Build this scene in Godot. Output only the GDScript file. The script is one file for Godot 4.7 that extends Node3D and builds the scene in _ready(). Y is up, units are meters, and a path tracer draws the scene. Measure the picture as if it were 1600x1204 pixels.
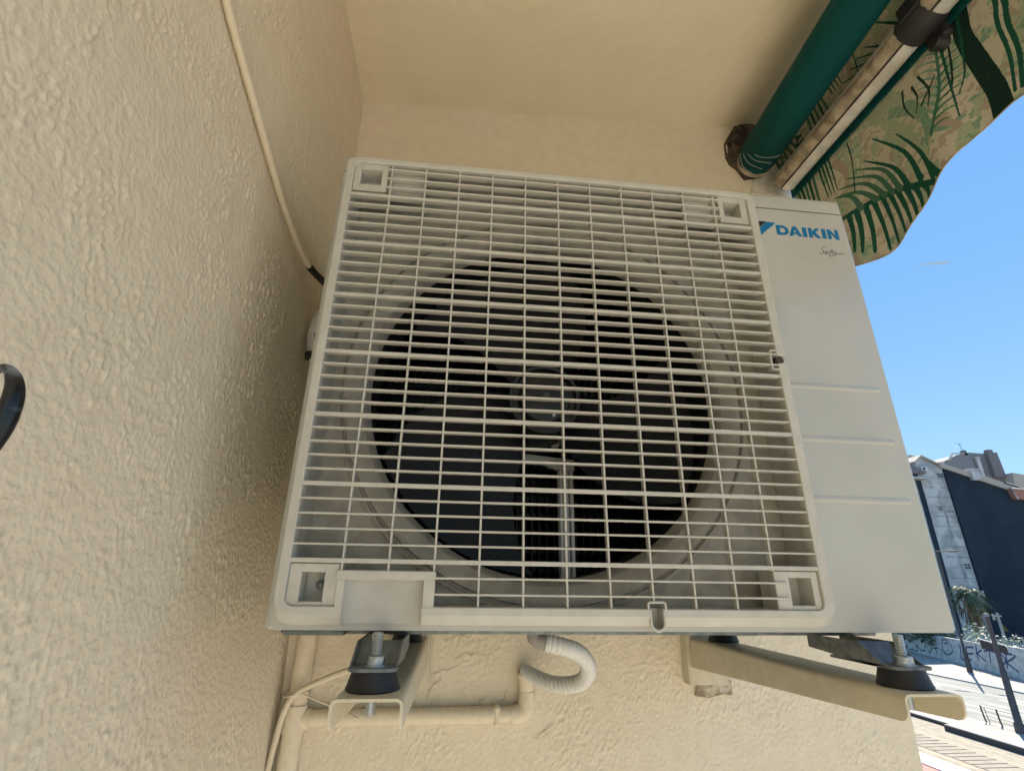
extends Node3D
# A split air conditioner's outdoor unit on a balcony wall, street below. Units are metres; y is up, z points out of the end wall.

var rng := RandomNumberGenerator.new()
var M := {}
var used := {}

# ---------------------------------------------------------------- helpers
func lin(r: float, g: float, b: float) -> Color:
	return Color(r, g, b).linear_to_srgb()

func mat(key: String, c: Color, rough := 0.6, metal := 0.0, spec := 0.5) -> StandardMaterial3D:
	var m := StandardMaterial3D.new()
	m.albedo_color = c
	m.roughness = rough
	m.metallic = metal
	m.metallic_specular = spec
	M[key] = m
	return m

func noise_tex(freq: float, octaves: int, sd: int, lo: Color, hi: Color, size := 512, kind := FastNoiseLite.TYPE_SIMPLEX_SMOOTH, a := 0.3, b := 0.7) -> NoiseTexture2D:
	var n := FastNoiseLite.new()
	n.noise_type = kind
	n.seed = sd
	n.frequency = freq
	n.fractal_octaves = octaves
	var t := NoiseTexture2D.new()
	t.width = size
	t.height = size
	t.seamless = true
	t.noise = n
	var g := Gradient.new()
	g.offsets = PackedFloat32Array([a, b])
	g.colors = PackedColorArray([lo, hi])
	t.color_ramp = g
	return t

func tri_map(m: StandardMaterial3D, tex: Texture2D, scale: float) -> void:
	m.uv1_triplanar = true
	m.uv1_world_triplanar = true
	m.uv1_scale = Vector3.ONE * scale
	m.albedo_texture = tex

func bumpy(m: StandardMaterial3D, tex: Texture2D, cm: float) -> void:
	m.heightmap_enabled = true
	m.heightmap_texture = tex
	m.heightmap_scale = cm

func sts() -> SurfaceTool:
	var st := SurfaceTool.new()
	st.begin(Mesh.PRIMITIVE_TRIANGLES)
	return st

func tri(st: SurfaceTool, a: Vector3, b: Vector3, c: Vector3, out: Vector3, sg := -1) -> void:
	st.set_smooth_group(sg)
	if (a - c).cross(a - b).dot(out) < 0.0:
		var t := b
		b = c
		c = t
	st.add_vertex(a)
	st.add_vertex(b)
	st.add_vertex(c)

func quad(st: SurfaceTool, a: Vector3, b: Vector3, c: Vector3, d: Vector3, out: Vector3, sg := -1) -> void:
	tri(st, a, b, c, out, sg)
	tri(st, a, c, d, out, sg)

# a box between two corners with chamfered edges
func box(st: SurfaceTool, a: Vector3, b: Vector3, ch := 0.0, t := Transform3D()) -> void:
	var lo := Vector3(minf(a.x, b.x), minf(a.y, b.y), minf(a.z, b.z))
	var hi := Vector3(maxf(a.x, b.x), maxf(a.y, b.y), maxf(a.z, b.z))
	var mid := (lo + hi) * 0.5
	var h := (hi - lo) * 0.5
	ch = minf(ch, minf(h.x, minf(h.y, h.z)) * 0.9)
	var bt := t.basis
	for ax in 3:
		var u := (ax + 1) % 3
		var v := (ax + 2) % 3
		for s in [-1.0, 1.0]:
			var p := []
			for q in [[-1, -1], [1, -1], [1, 1], [-1, 1]]:
				var w := Vector3.ZERO
				w[ax] = s * h[ax]
				w[u] = q[0] * (h[u] - ch)
				w[v] = q[1] * (h[v] - ch)
				p.append(t * (mid + w))
			var n := Vector3.ZERO
			n[ax] = s
			quad(st, p[0], p[1], p[2], p[3], bt * n)
	if ch <= 0.0:
		return
	for ax in 3:
		var u := (ax + 1) % 3
		var v := (ax + 2) % 3
		for su in [-1.0, 1.0]:
			for sv in [-1.0, 1.0]:
				var p := []
				for q in [[0, -1], [0, 1], [1, 1], [1, -1]]:
					var w := Vector3.ZERO
					w[ax] = q[1] * (h[ax] - ch)
					w[u] = su * (h[u] - (ch if q[0] == 1 else 0.0))
					w[v] = sv * (h[v] - (0.0 if q[0] == 1 else ch))
					p.append(t * (mid + w))
				var n := Vector3.ZERO
				n[u] = su
				n[v] = sv
				quad(st, p[0], p[1], p[2], p[3], bt * n)
	for sx in [-1.0, 1.0]:
		for sy in [-1.0, 1.0]:
			for sz in [-1.0, 1.0]:
				var s := Vector3(sx, sy, sz)
				tri(st, t * (mid + s * (h - Vector3(0, ch, ch))), t * (mid + s * (h - Vector3(ch, 0, ch))), t * (mid + s * (h - Vector3(ch, ch, 0))), bt * s)

# a polygon in the xy plane pushed from z0 to z1
func prism(st: SurfaceTool, poly: PackedVector2Array, z0: float, z1: float, t := Transform3D(), smooth := false) -> void:
	var idx := Geometry2D.triangulate_polygon(poly)
	var f := 1.0 if Geometry2D.is_polygon_clockwise(poly) else -1.0
	for i in range(0, idx.size(), 3):
		for z in [z0, z1]:
			var a := poly[idx[i]]
			var b := poly[idx[i + 1]]
			var c := poly[idx[i + 2]]
			tri(st, t * Vector3(a.x, a.y, z), t * Vector3(b.x, b.y, z), t * Vector3(c.x, c.y, z), t.basis * Vector3(0, 0, signf(z - (z0 + z1) * 0.5)))
	for i in poly.size():
		var a := poly[i]
		var b := poly[(i + 1) % poly.size()]
		var n := Vector3(-(b - a).y, (b - a).x, 0) * f
		quad(st, t * Vector3(a.x, a.y, z0), t * Vector3(b.x, b.y, z0), t * Vector3(b.x, b.y, z1), t * Vector3(a.x, a.y, z1), t.basis * n, 1 if smooth else -1)

func frames(pts: PackedVector3Array) -> Array:
	var out := []
	var up := Vector3(0.0123, 1, 0.031).normalized()
	var t0 := (pts[1] - pts[0]).normalized()
	if absf(t0.dot(up)) > 0.9:
		up = Vector3(1, 0.01, 0.02).normalized()
	for i in pts.size():
		var t := (pts[mini(i + 1, pts.size() - 1)] - pts[maxi(i - 1, 0)]).normalized()
		var x := up.cross(t).normalized()
		up = t.cross(x).normalized()
		out.append([x, up])
	return out

func tube(st: SurfaceTool, pts: PackedVector3Array, r, seg := 10, caps := true, flat := 1.0) -> void:
	var fr := frames(pts)
	var n := pts.size()
	var ring := []
	for i in n:
		var rr: float = r[i] if r is Array or r is PackedFloat32Array else r
		var row := []
		for k in seg:
			var a := TAU * k / seg
			row.append(pts[i] + (fr[i][0] * cos(a) + fr[i][1] * sin(a) * flat) * rr)
		ring.append(row)
	for i in n - 1:
		for k in seg:
			var k2 := (k + 1) % seg
			var a: Vector3 = ring[i][k]
			quad(st, a, ring[i][k2], ring[i + 1][k2], ring[i + 1][k], (a + ring[i + 1][k2]) * 0.5 - (pts[i] + pts[i + 1]) * 0.5, 1)
	if caps:
		for e in [0, n - 1]:
			var o: Vector3 = (pts[0] - pts[1]) if e == 0 else (pts[n - 1] - pts[n - 2])
			for k in seg:
				tri(st, pts[e], ring[e][k], ring[e][(k + 1) % seg], o)

# profile of (radius, height) turned about the local y axis
func lathe(st: SurfaceTool, prof: Array, t := Transform3D(), seg := 24, inside := false, a0 := 0.0, a1 := TAU) -> void:
	for i in prof.size() - 1:
		var p: Vector2 = prof[i]
		var q: Vector2 = prof[i + 1]
		var flatg := i + 2
		for k in seg:
			var u := a0 + (a1 - a0) * k / seg
			var v := a0 + (a1 - a0) * (k + 1) / seg
			var du := Vector3(cos(u), 0, sin(u))
			var dv := Vector3(cos(v), 0, sin(v))
			var m := (du + dv).normalized()
			var d := q - p
			var o := m * d.y + Vector3.UP * -d.x
			if inside:
				o = -o
			quad(st, t * (du * p.x + Vector3.UP * p.y), t * (dv * p.x + Vector3.UP * p.y), t * (dv * q.x + Vector3.UP * q.y), t * (du * q.x + Vector3.UP * q.y), t.basis * o, flatg)

func spline(pts: Array, per := 6) -> PackedVector3Array:
	var out := PackedVector3Array()
	for i in pts.size() - 1:
		var a: Vector3 = pts[maxi(i - 1, 0)]
		var b: Vector3 = pts[i]
		var c: Vector3 = pts[i + 1]
		var d: Vector3 = pts[mini(i + 2, pts.size() - 1)]
		for k in per:
			out.append(b.cubic_interpolate(c, a, d, float(k) / per))
	out.append(pts[-1])
	return out

func numbered(n: String) -> String:
	used[n] = used.get(n, -1) + 1
	return n if used[n] == 0 else "%s_%03d" % [n, used[n]]

func tag(o: Node, label := "", category := "", group := "", kind := "") -> Node:
	if label: o.set_meta("label", label)
	if category: o.set_meta("category", category)
	if group: o.set_meta("group", group)
	if kind: o.set_meta("kind", kind)
	return o

func thing(called: String, label: String, category: String, at := Vector3.ZERO, group := "") -> Node3D:
	var o := Node3D.new()
	o.name = numbered(called)
	o.position = at
	add_child(o, true)
	tag(o, label, category, group)
	return o

# commits a mesh; vertices are given in world space and moved to the parent's own place
func put(called: String, st: SurfaceTool, m: Material, parent: Node = null) -> MeshInstance3D:
	st.generate_normals()
	var o := MeshInstance3D.new()
	o.mesh = st.commit()
	o.material_override = m
	if parent == null:
		o.name = numbered(called)
		add_child(o, true)
	else:
		o.name = called
		parent.add_child(o, true)
		var at := Vector3.ZERO
		var p := parent
		while p != self:
			at += (p as Node3D).position
			p = p.get_parent()
		o.position = -at
	return o

# ---------------------------------------------------------------- start
func _ready() -> void:
	rng.seed = 7
	camera_and_light()
	materials()
	balcony()
	street()
	far_buildings()
	street_things()
	air_conditioner()
	brackets()
	pipes_and_cables()
	awning()
	scroll_bar()
	contrail()

func camera_and_light() -> void:
	var cam := Camera3D.new()
	cam.name = "camera"
	cam.position = Vector3(0.15004, 0.0627, 0.50427)
	cam.rotation_order = EULER_ORDER_YXZ
	cam.rotation_degrees = Vector3(21.028, -5.9638, 0.8533)
	cam.fov = 75.41
	cam.near = 0.02
	cam.far = 9000.0
	add_child(cam)
	cam.current = true
	var sky := ProceduralSkyMaterial.new()
	sky.sky_top_color = lin(0.19, 0.455, 0.93)
	sky.sky_horizon_color = lin(0.64, 1.0, 1.04)
	sky.sky_curve = 0.15
	sky.sky_energy_multiplier = 0.695
	sky.ground_bottom_color = lin(0.3, 0.29, 0.26)
	sky.ground_horizon_color = lin(0.4, 0.42, 0.42)
	sky.ground_energy_multiplier = 0.695
	var s := Sky.new()
	s.sky_material = sky
	var env := Environment.new()
	env.background_mode = Environment.BG_SKY
	env.sky = s
	env.tonemap_mode = Environment.TONE_MAPPER_LINEAR
	env.tonemap_exposure = 2.4
	env.sdfgi_enabled = true
	env.ssao_enabled = true
	env.ssil_enabled = true
	var we := WorldEnvironment.new()
	we.name = "environment"
	we.environment = env
	add_child(we)
	var sun := DirectionalLight3D.new()
	sun.name = "sun"
	sun.light_energy = 1.6
	sun.light_color = Color(1.0, 0.955, 0.88)
	sun.light_angular_distance = 0.5
	sun.shadow_enabled = true
	sun.sky_mode = DirectionalLight3D.SKY_MODE_LIGHT_ONLY
	add_child(sun)
	var el := deg_to_rad(44.0)
	var to_sun := Vector3(0.68 * cos(el), sin(el), -0.733 * cos(el))
	sun.look_at_from_position(to_sun * 10.0, Vector3.ZERO, Vector3.UP)

func materials() -> void:
	var m := mat("wall", lin(1, 1, 1), 0.75, 0.0, 0.35)
	tri_map(m, noise_tex(0.012, 5, 3, lin(0.755, 0.672, 0.51), lin(0.79, 0.706, 0.545)), 3.6)
	bumpy(m, noise_tex(0.06, 4, 11, Color.BLACK, Color.WHITE, 512), 0.045)
	m = mat("ceiling", lin(1, 1, 1), 0.85, 0.0, 0.3)
	tri_map(m, noise_tex(0.01, 5, 5, lin(0.785, 0.695, 0.515), lin(0.805, 0.715, 0.535)), 1.1)
	bumpy(m, noise_tex(0.03, 5, 13, Color.BLACK, Color.WHITE, 512), 0.10)
	m = mat("plaster", lin(1, 1, 1), 0.9, 0.0, 0.2)
	tri_map(m, noise_tex(0.012, 4, 8, lin(0.58, 0.54, 0.45), lin(0.76, 0.72, 0.62)), 4.0)
	bumpy(m, M.wall.heightmap_texture, 0.15)
	m = mat("dirty", lin(1, 1, 1), 0.9, 0.0, 0.2)
	tri_map(m, noise_tex(0.02, 5, 9, lin(0.30, 0.25, 0.17), lin(0.62, 0.55, 0.42), 256), 9.0)
	mat("crack", lin(0.33, 0.26, 0.17), 0.9)
	m = mat("recess_shade", lin(1, 1, 1), 0.5, 0.0, 0.4)  # casing paint in a darker tone: shade behind the grille put into the colour
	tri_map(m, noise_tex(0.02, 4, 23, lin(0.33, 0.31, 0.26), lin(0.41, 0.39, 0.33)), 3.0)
	m = mat("casing", lin(1, 1, 1), 0.17, 0.0, 0.5)
	tri_map(m, noise_tex(0.008, 4, 21, lin(0.465, 0.468, 0.43), lin(0.495, 0.497, 0.458)), 1.4)
	m = mat("plastic", lin(1, 1, 1), 0.42, 0.0, 0.45)
	tri_map(m, noise_tex(0.02, 4, 22, lin(0.50, 0.493, 0.44), lin(0.555, 0.545, 0.49)), 3.0)
	mat("seam", lin(0.06, 0.05, 0.04), 0.9)
	mat("fan", lin(0.007, 0.008, 0.0095), 0.45, 0.0, 0.35)
	mat("inside", lin(0.008, 0.009, 0.010), 0.7)
	mat("fin", lin(0.005, 0.006, 0.008), 0.5)
	mat("hub", lin(0.014, 0.014, 0.014), 0.45)
	mat("galv", lin(0.50, 0.51, 0.51), 0.45, 0.25)
	mat("dullnut", lin(0.10, 0.10, 0.10), 0.5, 0.4)
	mat("steel", lin(0.42, 0.47, 0.5), 0.35, 0.8)
	m = mat("foot", lin(1, 1, 1), 0.5, 0.55)
	tri_map(m, noise_tex(0.04, 3, 31, lin(0.13, 0.15, 0.155), lin(0.2, 0.22, 0.23), 256), 6.0)
	mat("rubber", lin(0.012, 0.013, 0.016), 0.5)
	m = mat("bracket", lin(1, 1, 1), 0.42, 0.0, 0.45)
	tri_map(m, noise_tex(0.02, 4, 33, lin(0.60, 0.55, 0.41), lin(0.65, 0.60, 0.46)), 3.0)
	mat("blue", lin(0.002, 0.16, 0.36), 0.4)
	mat("ink", lin(0.015, 0.017, 0.02), 0.45)
	mat("script", lin(0.05, 0.05, 0.05), 0.5)
	m = mat("pipe", lin(1, 1, 1), 0.6, 0.0, 0.4)
	tri_map(m, noise_tex(0.03, 4, 35, lin(0.72, 0.635, 0.465), lin(0.78, 0.69, 0.52)), 4.0)
	mat("cable", lin(0.70, 0.62, 0.46), 0.5)
	mat("hose", lin(0.68, 0.68, 0.65), 0.4)
	mat("spigot", lin(0.3, 0.28, 0.25), 0.6)
	mat("blackrubber", lin(0.012, 0.012, 0.012), 0.6)
	mat("insul", lin(0.55, 0.54, 0.52), 0.8)
	m = mat("iron", lin(1, 1, 1), 0.3, 0.0, 0.5)
	tri_map(m, noise_tex(0.022, 4, 41, lin(0.008, 0.01, 0.012), lin(0.28, 0.32, 0.36), 256, FastNoiseLite.TYPE_SIMPLEX_SMOOTH, 0.56, 0.75), 7.0)
	mat("teal", lin(0.002, 0.066, 0.064), 0.7, 0.0, 0.3)
	m = mat("alu", lin(1, 1, 1), 0.4, 0.0, 0.5)
	tri_map(m, noise_tex(0.02, 4, 43, lin(0.50, 0.48, 0.42), lin(0.66, 0.64, 0.58), 256), 3.0)
	m = mat("alu_brown", lin(1, 1, 1), 0.55)
	tri_map(m, noise_tex(0.03, 4, 44, lin(0.22, 0.18, 0.12), lin(0.48, 0.41, 0.3), 256), 4.0)
	mat("clip", lin(0.022, 0.022, 0.024), 0.6)
	m = mat("rust", lin(1, 1, 1), 0.8)
	tri_map(m, noise_tex(0.016, 5, 45, lin(0.012, 0.01, 0.008), lin(0.09, 0.065, 0.045), 256), 5.0)
	# street
	m = mat("asphalt", lin(1, 1, 1), 0.85)
	tri_map(m, noise_tex(0.012, 5, 51, lin(0.145, 0.155, 0.15), lin(0.19, 0.197, 0.19)), 0.06)
	m = mat("ground", lin(1, 1, 1), 0.9)
	tri_map(m, noise_tex(0.02, 5, 52, lin(0.26, 0.24, 0.2), lin(0.34, 0.32, 0.28)), 0.03)
	m = mat("paving", lin(1, 1, 1), 0.85)
	tri_map(m, noise_tex(0.02, 4, 53, lin(0.25, 0.238, 0.222), lin(0.31, 0.297, 0.277)), 0.12)
	m = mat("bed", lin(1, 1, 1), 0.85)
	tri_map(m, noise_tex(0.02, 4, 54, lin(0.185, 0.16, 0.125), lin(0.235, 0.208, 0.165)), 0.15)
	mat("kerb", lin(0.4, 0.38, 0.35), 0.8)
	mat("tile", lin(0.78, 0.71, 0.60), 0.6)
	mat("kerb_shade", lin(0.06, 0.052, 0.048), 0.8)  # kerb faces turned from the sun, their shade painted in
	mat("white", lin(0.62, 0.62, 0.6), 0.7)
	mat("red", lin(0.5, 0.12, 0.1), 0.8)
	mat("rail", lin(0.14, 0.1, 0.075), 0.5, 0.5)
	m = mat("gwall", lin(1, 1, 1), 0.85)
	tri_map(m, noise_tex(0.02, 5, 55, lin(0.34, 0.35, 0.345), lin(0.52, 0.525, 0.51)), 0.12)
	mat("spray", lin(0.025, 0.05, 0.14), 0.7)
	mat("sprayblack", lin(0.012, 0.016, 0.022), 0.7)
	mat("brown", lin(0.05, 0.035, 0.03), 0.8)
	m = mat("pole", lin(1, 1, 1), 0.7)
	tri_map(m, noise_tex(0.03, 4, 56, lin(0.05, 0.045, 0.045), lin(0.1, 0.085, 0.08), 256), 0.5)
	mat("greypole", lin(0.25, 0.27, 0.27), 0.6)
	m = mat("navy", lin(1, 1, 1), 0.85, 0.0, 0.25)
	tri_map(m, noise_tex(0.01, 4, 57, lin(0.021, 0.033, 0.048), lin(0.026, 0.040, 0.057)), 0.03)
	m = mat("white_wall", lin(1, 1, 1), 0.85)
	tri_map(m, noise_tex(0.012, 5, 58, lin(0.34, 0.35, 0.345), lin(0.52, 0.525, 0.51)), 0.05)
	mat("stain", lin(0.26, 0.27, 0.27), 0.9)
	m = mat("streak", lin(1, 1, 1), 0.9)
	tri_map(m, noise_tex(0.02, 5, 61, lin(0.25, 0.26, 0.26), lin(0.42, 0.425, 0.42), 256), 0.12)
	mat("dark", lin(0.03, 0.04, 0.055), 0.5)
	mat("slate", lin(0.16, 0.15, 0.16), 0.8)
	mat("tan", lin(0.42, 0.37, 0.31), 0.85)
	mat("brick", lin(0.36, 0.17, 0.12), 0.85)
	mat("greywall", lin(0.20, 0.20, 0.215), 0.85)  # thin dark strip, paints the shade on the platform face
	for k in [["leaf", 0.05, 0.085, 0.035], ["leaf2", 0.09, 0.13, 0.06], ["deadleaf", 0.16, 0.11, 0.05], ["yellow", 0.45, 0.33, 0.04], ["silver", 0.30, 0.36, 0.30]]:  # same painted shade along the lower pavement
		m = mat(k[0], lin(k[1], k[2], k[3]), 0.55)
		m.backlight = lin(k[1] * 0.8, k[2] * 0.8, k[3] * 0.4)
	mat("trunk", lin(0.12, 0.085, 0.06), 0.9)

# ---------------------------------------------------------------- the balcony
# a sheet of nodes pushed out along its normal by a height function; u and v span the sheet
func relief(st: SurfaceTool, o: Vector3, u: Vector3, v: Vector3, n: Vector3, nu: int, nv: int, h: Callable) -> void:
	var row := []
	for j in nv + 1:
		var cur := PackedVector3Array()
		cur.resize(nu + 1)
		for i in nu + 1:
			var a := float(i) / nu
			var b := float(j) / nv
			var p := o + u * a + v * b
			cur[i] = p + n * h.call(p)
		row.append(cur)
	st.set_smooth_group(0)
	var flip := u.cross(v).dot(n) > 0.0
	for j in nv:
		var r0: PackedVector3Array = row[j]
		var r1: PackedVector3Array = row[j + 1]
		for i in nu:
			var a := r0[i]
			var b := r0[i + 1]
			var c := r1[i + 1]
			var d := r1[i]
			if flip:
				st.add_vertex(a); st.add_vertex(c); st.add_vertex(b)
				st.add_vertex(a); st.add_vertex(d); st.add_vertex(c)
			else:
				st.add_vertex(a); st.add_vertex(b); st.add_vertex(c)
				st.add_vertex(a); st.add_vertex(c); st.add_vertex(d)

var n1 := FastNoiseLite.new()
var n2 := FastNoiseLite.new()
var n3 := FastNoiseLite.new()

func stucco_side(p: Vector3) -> float:
	# trowelled stucco: lumps drawn out upwards, with flat tops
	var a := 0.62 * n1.get_noise_3d(p.z * 215.0, p.y * 125.0, 3.0) + 0.5 * n1.get_noise_3d(p.z * 120.0, p.y * 75.0, 30.0)
	var b := n2.get_noise_3d(p.z * 90.0, p.y * 70.0, 9.0)
	var amt := 0.10 + 0.90 * smoothstep(-0.12, 0.30, n3.get_noise_3d(p.z * 7.0, p.y * 7.0, 1.0) + 0.35 * n2.get_noise_3d(p.z * 22.0, p.y * 18.0, 4.0))
	amt *= 1.0 - 0.6 * smoothstep(0.55, 1.05, p.y)
	return smoothstep(0.10, 0.34, a) * 0.0012 * amt + b * 0.0005 * (0.4 + amt) + n3.get_noise_3d(p.z * 3.0, p.y * 3.0, 7.0) * 0.002

func stucco_end(p: Vector3) -> float:
	var a := n1.get_noise_3d(p.x * 150.0 + p.y * 30.0, p.y * 95.0 - p.x * 25.0, 40.0)
	var b := n2.get_noise_3d(p.x * 210.0, p.y * 190.0, 60.0)
	var amt := 0.12 + 0.88 * (1.0 - smoothstep(0.1, 0.55, p.y))
	amt *= 0.25 + 0.75 * smoothstep(-0.2, 0.3, n3.get_noise_3d(p.x * 6.0, p.y * 6.0, 21.0))
	return smoothstep(0.08, 0.32, a) * 0.0012 * amt + b * 0.00025 * amt + n3.get_noise_3d(p.x * 3.0, p.y * 3.0, 17.0) * 0.0025

func flat_h(_p: Vector3) -> float:
	return 0.0

const WALL_X := -0.115
const WALL_Z := -0.40

func ceil_y(x: float) -> float:
	return 1.116 + (x + 0.115) * 0.052

func balcony() -> void:
	n1.seed = 4
	n1.frequency = 1.0
	n1.fractal_octaves = 2
	n2.seed = 5
	n2.frequency = 1.0
	n2.fractal_octaves = 2
	n3.seed = 6
	n3.frequency = 1.0
	n3.fractal_octaves = 2
	# side wall of the house
	var st := sts()
	relief(st, Vector3(-0.0975, -0.25, 0.46), Vector3(0, 0, -0.87), Vector3(-0.025, 1.40, 0), Vector3.RIGHT, 620, 760, stucco_side)
	var t := thing("house_wall", "cream house wall with lumpy trowelled stucco, left of the air conditioner", "wall", Vector3(WALL_X, -1.5, -0.4))
	put("stucco", st, M.wall, t)
	st = sts()
	box(st, Vector3(WALL_X - 0.25, -1.6, -0.6), Vector3(WALL_X - 0.012, 1.5, 0.47))
	box(st, Vector3(WALL_X - 0.25, -1.6, -0.59), Vector3(-0.098, -0.249, 0.465))
	box(st, Vector3(WALL_X - 0.25, -1.6, 0.4701), Vector3(WALL_X + 0.001, 1.5, 4.5))
	put("wall_body", st, M.wall, t)
	# end wall
	t = thing("end_wall", "cream rendered end wall behind the air conditioner, cracked and flaking", "wall", Vector3(0.4, -1.5, WALL_Z))
	st = sts()
	relief(st, Vector3(WALL_X - 0.01, -0.34, WALL_Z), Vector3(1.046, 0, 0), Vector3(0, 0.44, 0), Vector3.BACK, 520, 220, stucco_end)
	relief(st, Vector3(WALL_X - 0.01, 0.10, WALL_Z), Vector3(1.046, 0, 0), Vector3(0, 1.10, 0), Vector3.BACK, 190, 200, stucco_end)
	put("render", st, M.wall, t)
	st = sts()
	box(st, Vector3(WALL_X - 0.2, -1.6, WALL_Z - 0.12), Vector3(0.936, 1.3, WALL_Z - 0.004), 0.004)
	put("wall_body", st, M.wall, t)
	st = sts()
	var pl := PackedVector2Array([Vector2(0.828, 0.95), Vector2(0.932, 0.945), Vector2(0.934, 1.10), Vector2(0.905, 1.095), Vector2(0.878, 1.055), Vector2(0.866, 1.03), Vector2(0.848, 1.018), Vector2(0.842, 0.99), Vector2(0.834, 0.975)])
	prism(st, pl, WALL_Z - 0.002, WALL_Z + 0.0028)
	put("bare_plaster_patch", st, M.plaster, t)
	st = sts()
	pl = PackedVector2Array([Vector2(0.553, -0.114), Vector2(0.575, -0.117), Vector2(0.597, -0.112), Vector2(0.616, -0.113), Vector2(0.617, -0.092), Vector2(0.60, -0.088), Vector2(0.56, -0.09)])
	prism(st, pl, WALL_Z - 0.002, WALL_Z + 0.0032)
	put("broken_render_patch", st, M.dirty, t)
	# cracks and flakes in the render below the unit
	st = sts()
	for c in [[0.145, -0.075, 0.05, 0.02], [0.18, -0.055, 0.04, 0.012], [0.20, -0.118, 0.03, 0.02], [0.235, -0.115, 0.02, 0.03], [0.13, -0.10, 0.02, 0.03], [0.09, -0.05, 0.03, 0.01], [0.30, -0.16, 0.03, 0.015], [0.16, -0.03, 0.05, 0.008]]:
		var pts := []
		for k in 6:
			var f := k / 5.0
			pts.append(Vector3(c[0] + c[2] * (f - 0.5) + rng.randf_range(-0.003, 0.003), c[1] + c[3] * (f - 0.5) + rng.randf_range(-0.005, 0.005), WALL_Z + 0.0022))
		tube(st, PackedVector3Array(pts), [0.0001, 0.0004, 0.0003, 0.0005, 0.0003, 0.0001], 5, true)
	put("cracks", st, M.crack, t)
	# slab overhead and floor
	st = sts()
	var h := func(p: Vector3) -> float: return n3.get_noise_3d(p.x * 4.0, p.z * 4.0, 5.0) * 0.0035 + n2.get_noise_3d(p.x * 22.0, p.z * 22.0, 2.0) * 0.0005
	var a := Vector3(WALL_X - 0.01, ceil_y(WALL_X - 0.01), WALL_Z - 0.01)
	relief(st, a, Vector3(1.04, ceil_y(0.915) - ceil_y(WALL_X), 0), Vector3(0, 0, 1.6), Vector3.DOWN, 160, 200, h)
	t = thing("balcony_ceiling", "smooth cream painted underside of the balcony above", "ceiling", Vector3(0.4, 1.2, 0.2))
	put("soffit", st, M.ceiling, t)
	st = sts()
	var sl := PackedVector2Array([Vector2(WALL_X - 0.2, ceil_y(WALL_X - 0.2) + 0.008), Vector2(0.95, ceil_y(0.95) + 0.008), Vector2(0.95, 1.42), Vector2(WALL_X - 0.2, 1.42)])
	prism(st, sl, WALL_Z - 0.12, 4.5)
	put("slab", st, M.ceiling, t)
	st = sts()
	box(st, Vector3(WALL_X - 0.2, -1.75, -0.52), Vector3(0.98, -1.5, 4.5), 0.004)
	tag(put("balcony_floor", st, M.tile), "", "", "", "structure")

# ---------------------------------------------------------------- the air conditioner
func round_rect(l: float, r: float, b: float, t: float, rad: float, n: int, cuts: Array = [], rcuts: Array = []) -> PackedVector2Array:
	# runs: bottom side left to right, right side up, top, left
	var p := PackedVector2Array()
	var corner := func(cx: float, cy: float, a: float):
		for k in n + 1:
			var q := a + PI * 0.5 * k / n
			p.append(Vector2(cx + cos(q) * rad, cy + sin(q) * rad))
	corner.call(l + rad, b + rad, PI)
	for c in cuts:
		p.append(Vector2(c, b))
	corner.call(r - rad, b + rad, PI * 1.5)
	for c in rcuts:
		p.append(Vector2(r, c))
	corner.call(r - rad, t - rad, 0.0)
	corner.call(l + rad, t - rad, PI * 0.5)
	return p

func stitch(st: SurfaceTool, A: PackedVector2Array, za: float, B: PackedVector2Array, zb: float, out_sign: float, centre: Vector2, skip: Array = [], sg := 1) -> void:
	for i in A.size():
		if i in skip:
			continue
		var j := (i + 1) % A.size()
		var a := Vector3(A[i].x, A[i].y, za)
		var b := Vector3(A[j].x, A[j].y, za)
		var c := Vector3(B[j].x, B[j].y, zb)
		var d := Vector3(B[i].x, B[i].y, zb)
		var m := (A[i] + A[j]) * 0.5
		var nn := (A[j] - A[i]).orthogonal()
		if nn.dot(m - centre) < 0.0:
			nn = -nn
		var inw := (B[i] - A[i]).dot(nn.normalized())
		# surface normal from the slope of the step
		var o := Vector3(nn.normalized().x, nn.normalized().y, 0) * (zb - za) * out_sign + Vector3(0, 0, 1) * (-inw) * out_sign
		if o.length() < 1e-9:
			o = Vector3(0, 0, 1)
		quad(st, a, b, c, d, o, sg)

const BX0 := -0.0205
const BX1 := 0.6735
const BZ0 := -0.300
const BZ1 := -0.015

func footprint(inset: float, y: float) -> PackedVector3Array:
	var p := PackedVector3Array()
	var rad := 0.0
	var l := BX0 + inset
	var r := BX1 - inset
	var b := BZ0 + inset
	var f := BZ1 - inset
	var n := 8
	for c in [[r, b, -90.0, -1, 1, 0.017], [r, f, 0.0, -1, -1, 0.0055], [l, f, 90.0, 1, -1, 0.011], [l, b, 180.0, 1, 1, 0.017]]:
		for k in n + 1:
			var q := deg_to_rad(c[2] + 90.0 * k / n)
			rad = c[5]
			p.append(Vector3(c[0] + c[3] * rad + cos(q) * rad, y, c[1] + c[4] * rad + sin(q) * rad))
	return p

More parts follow.
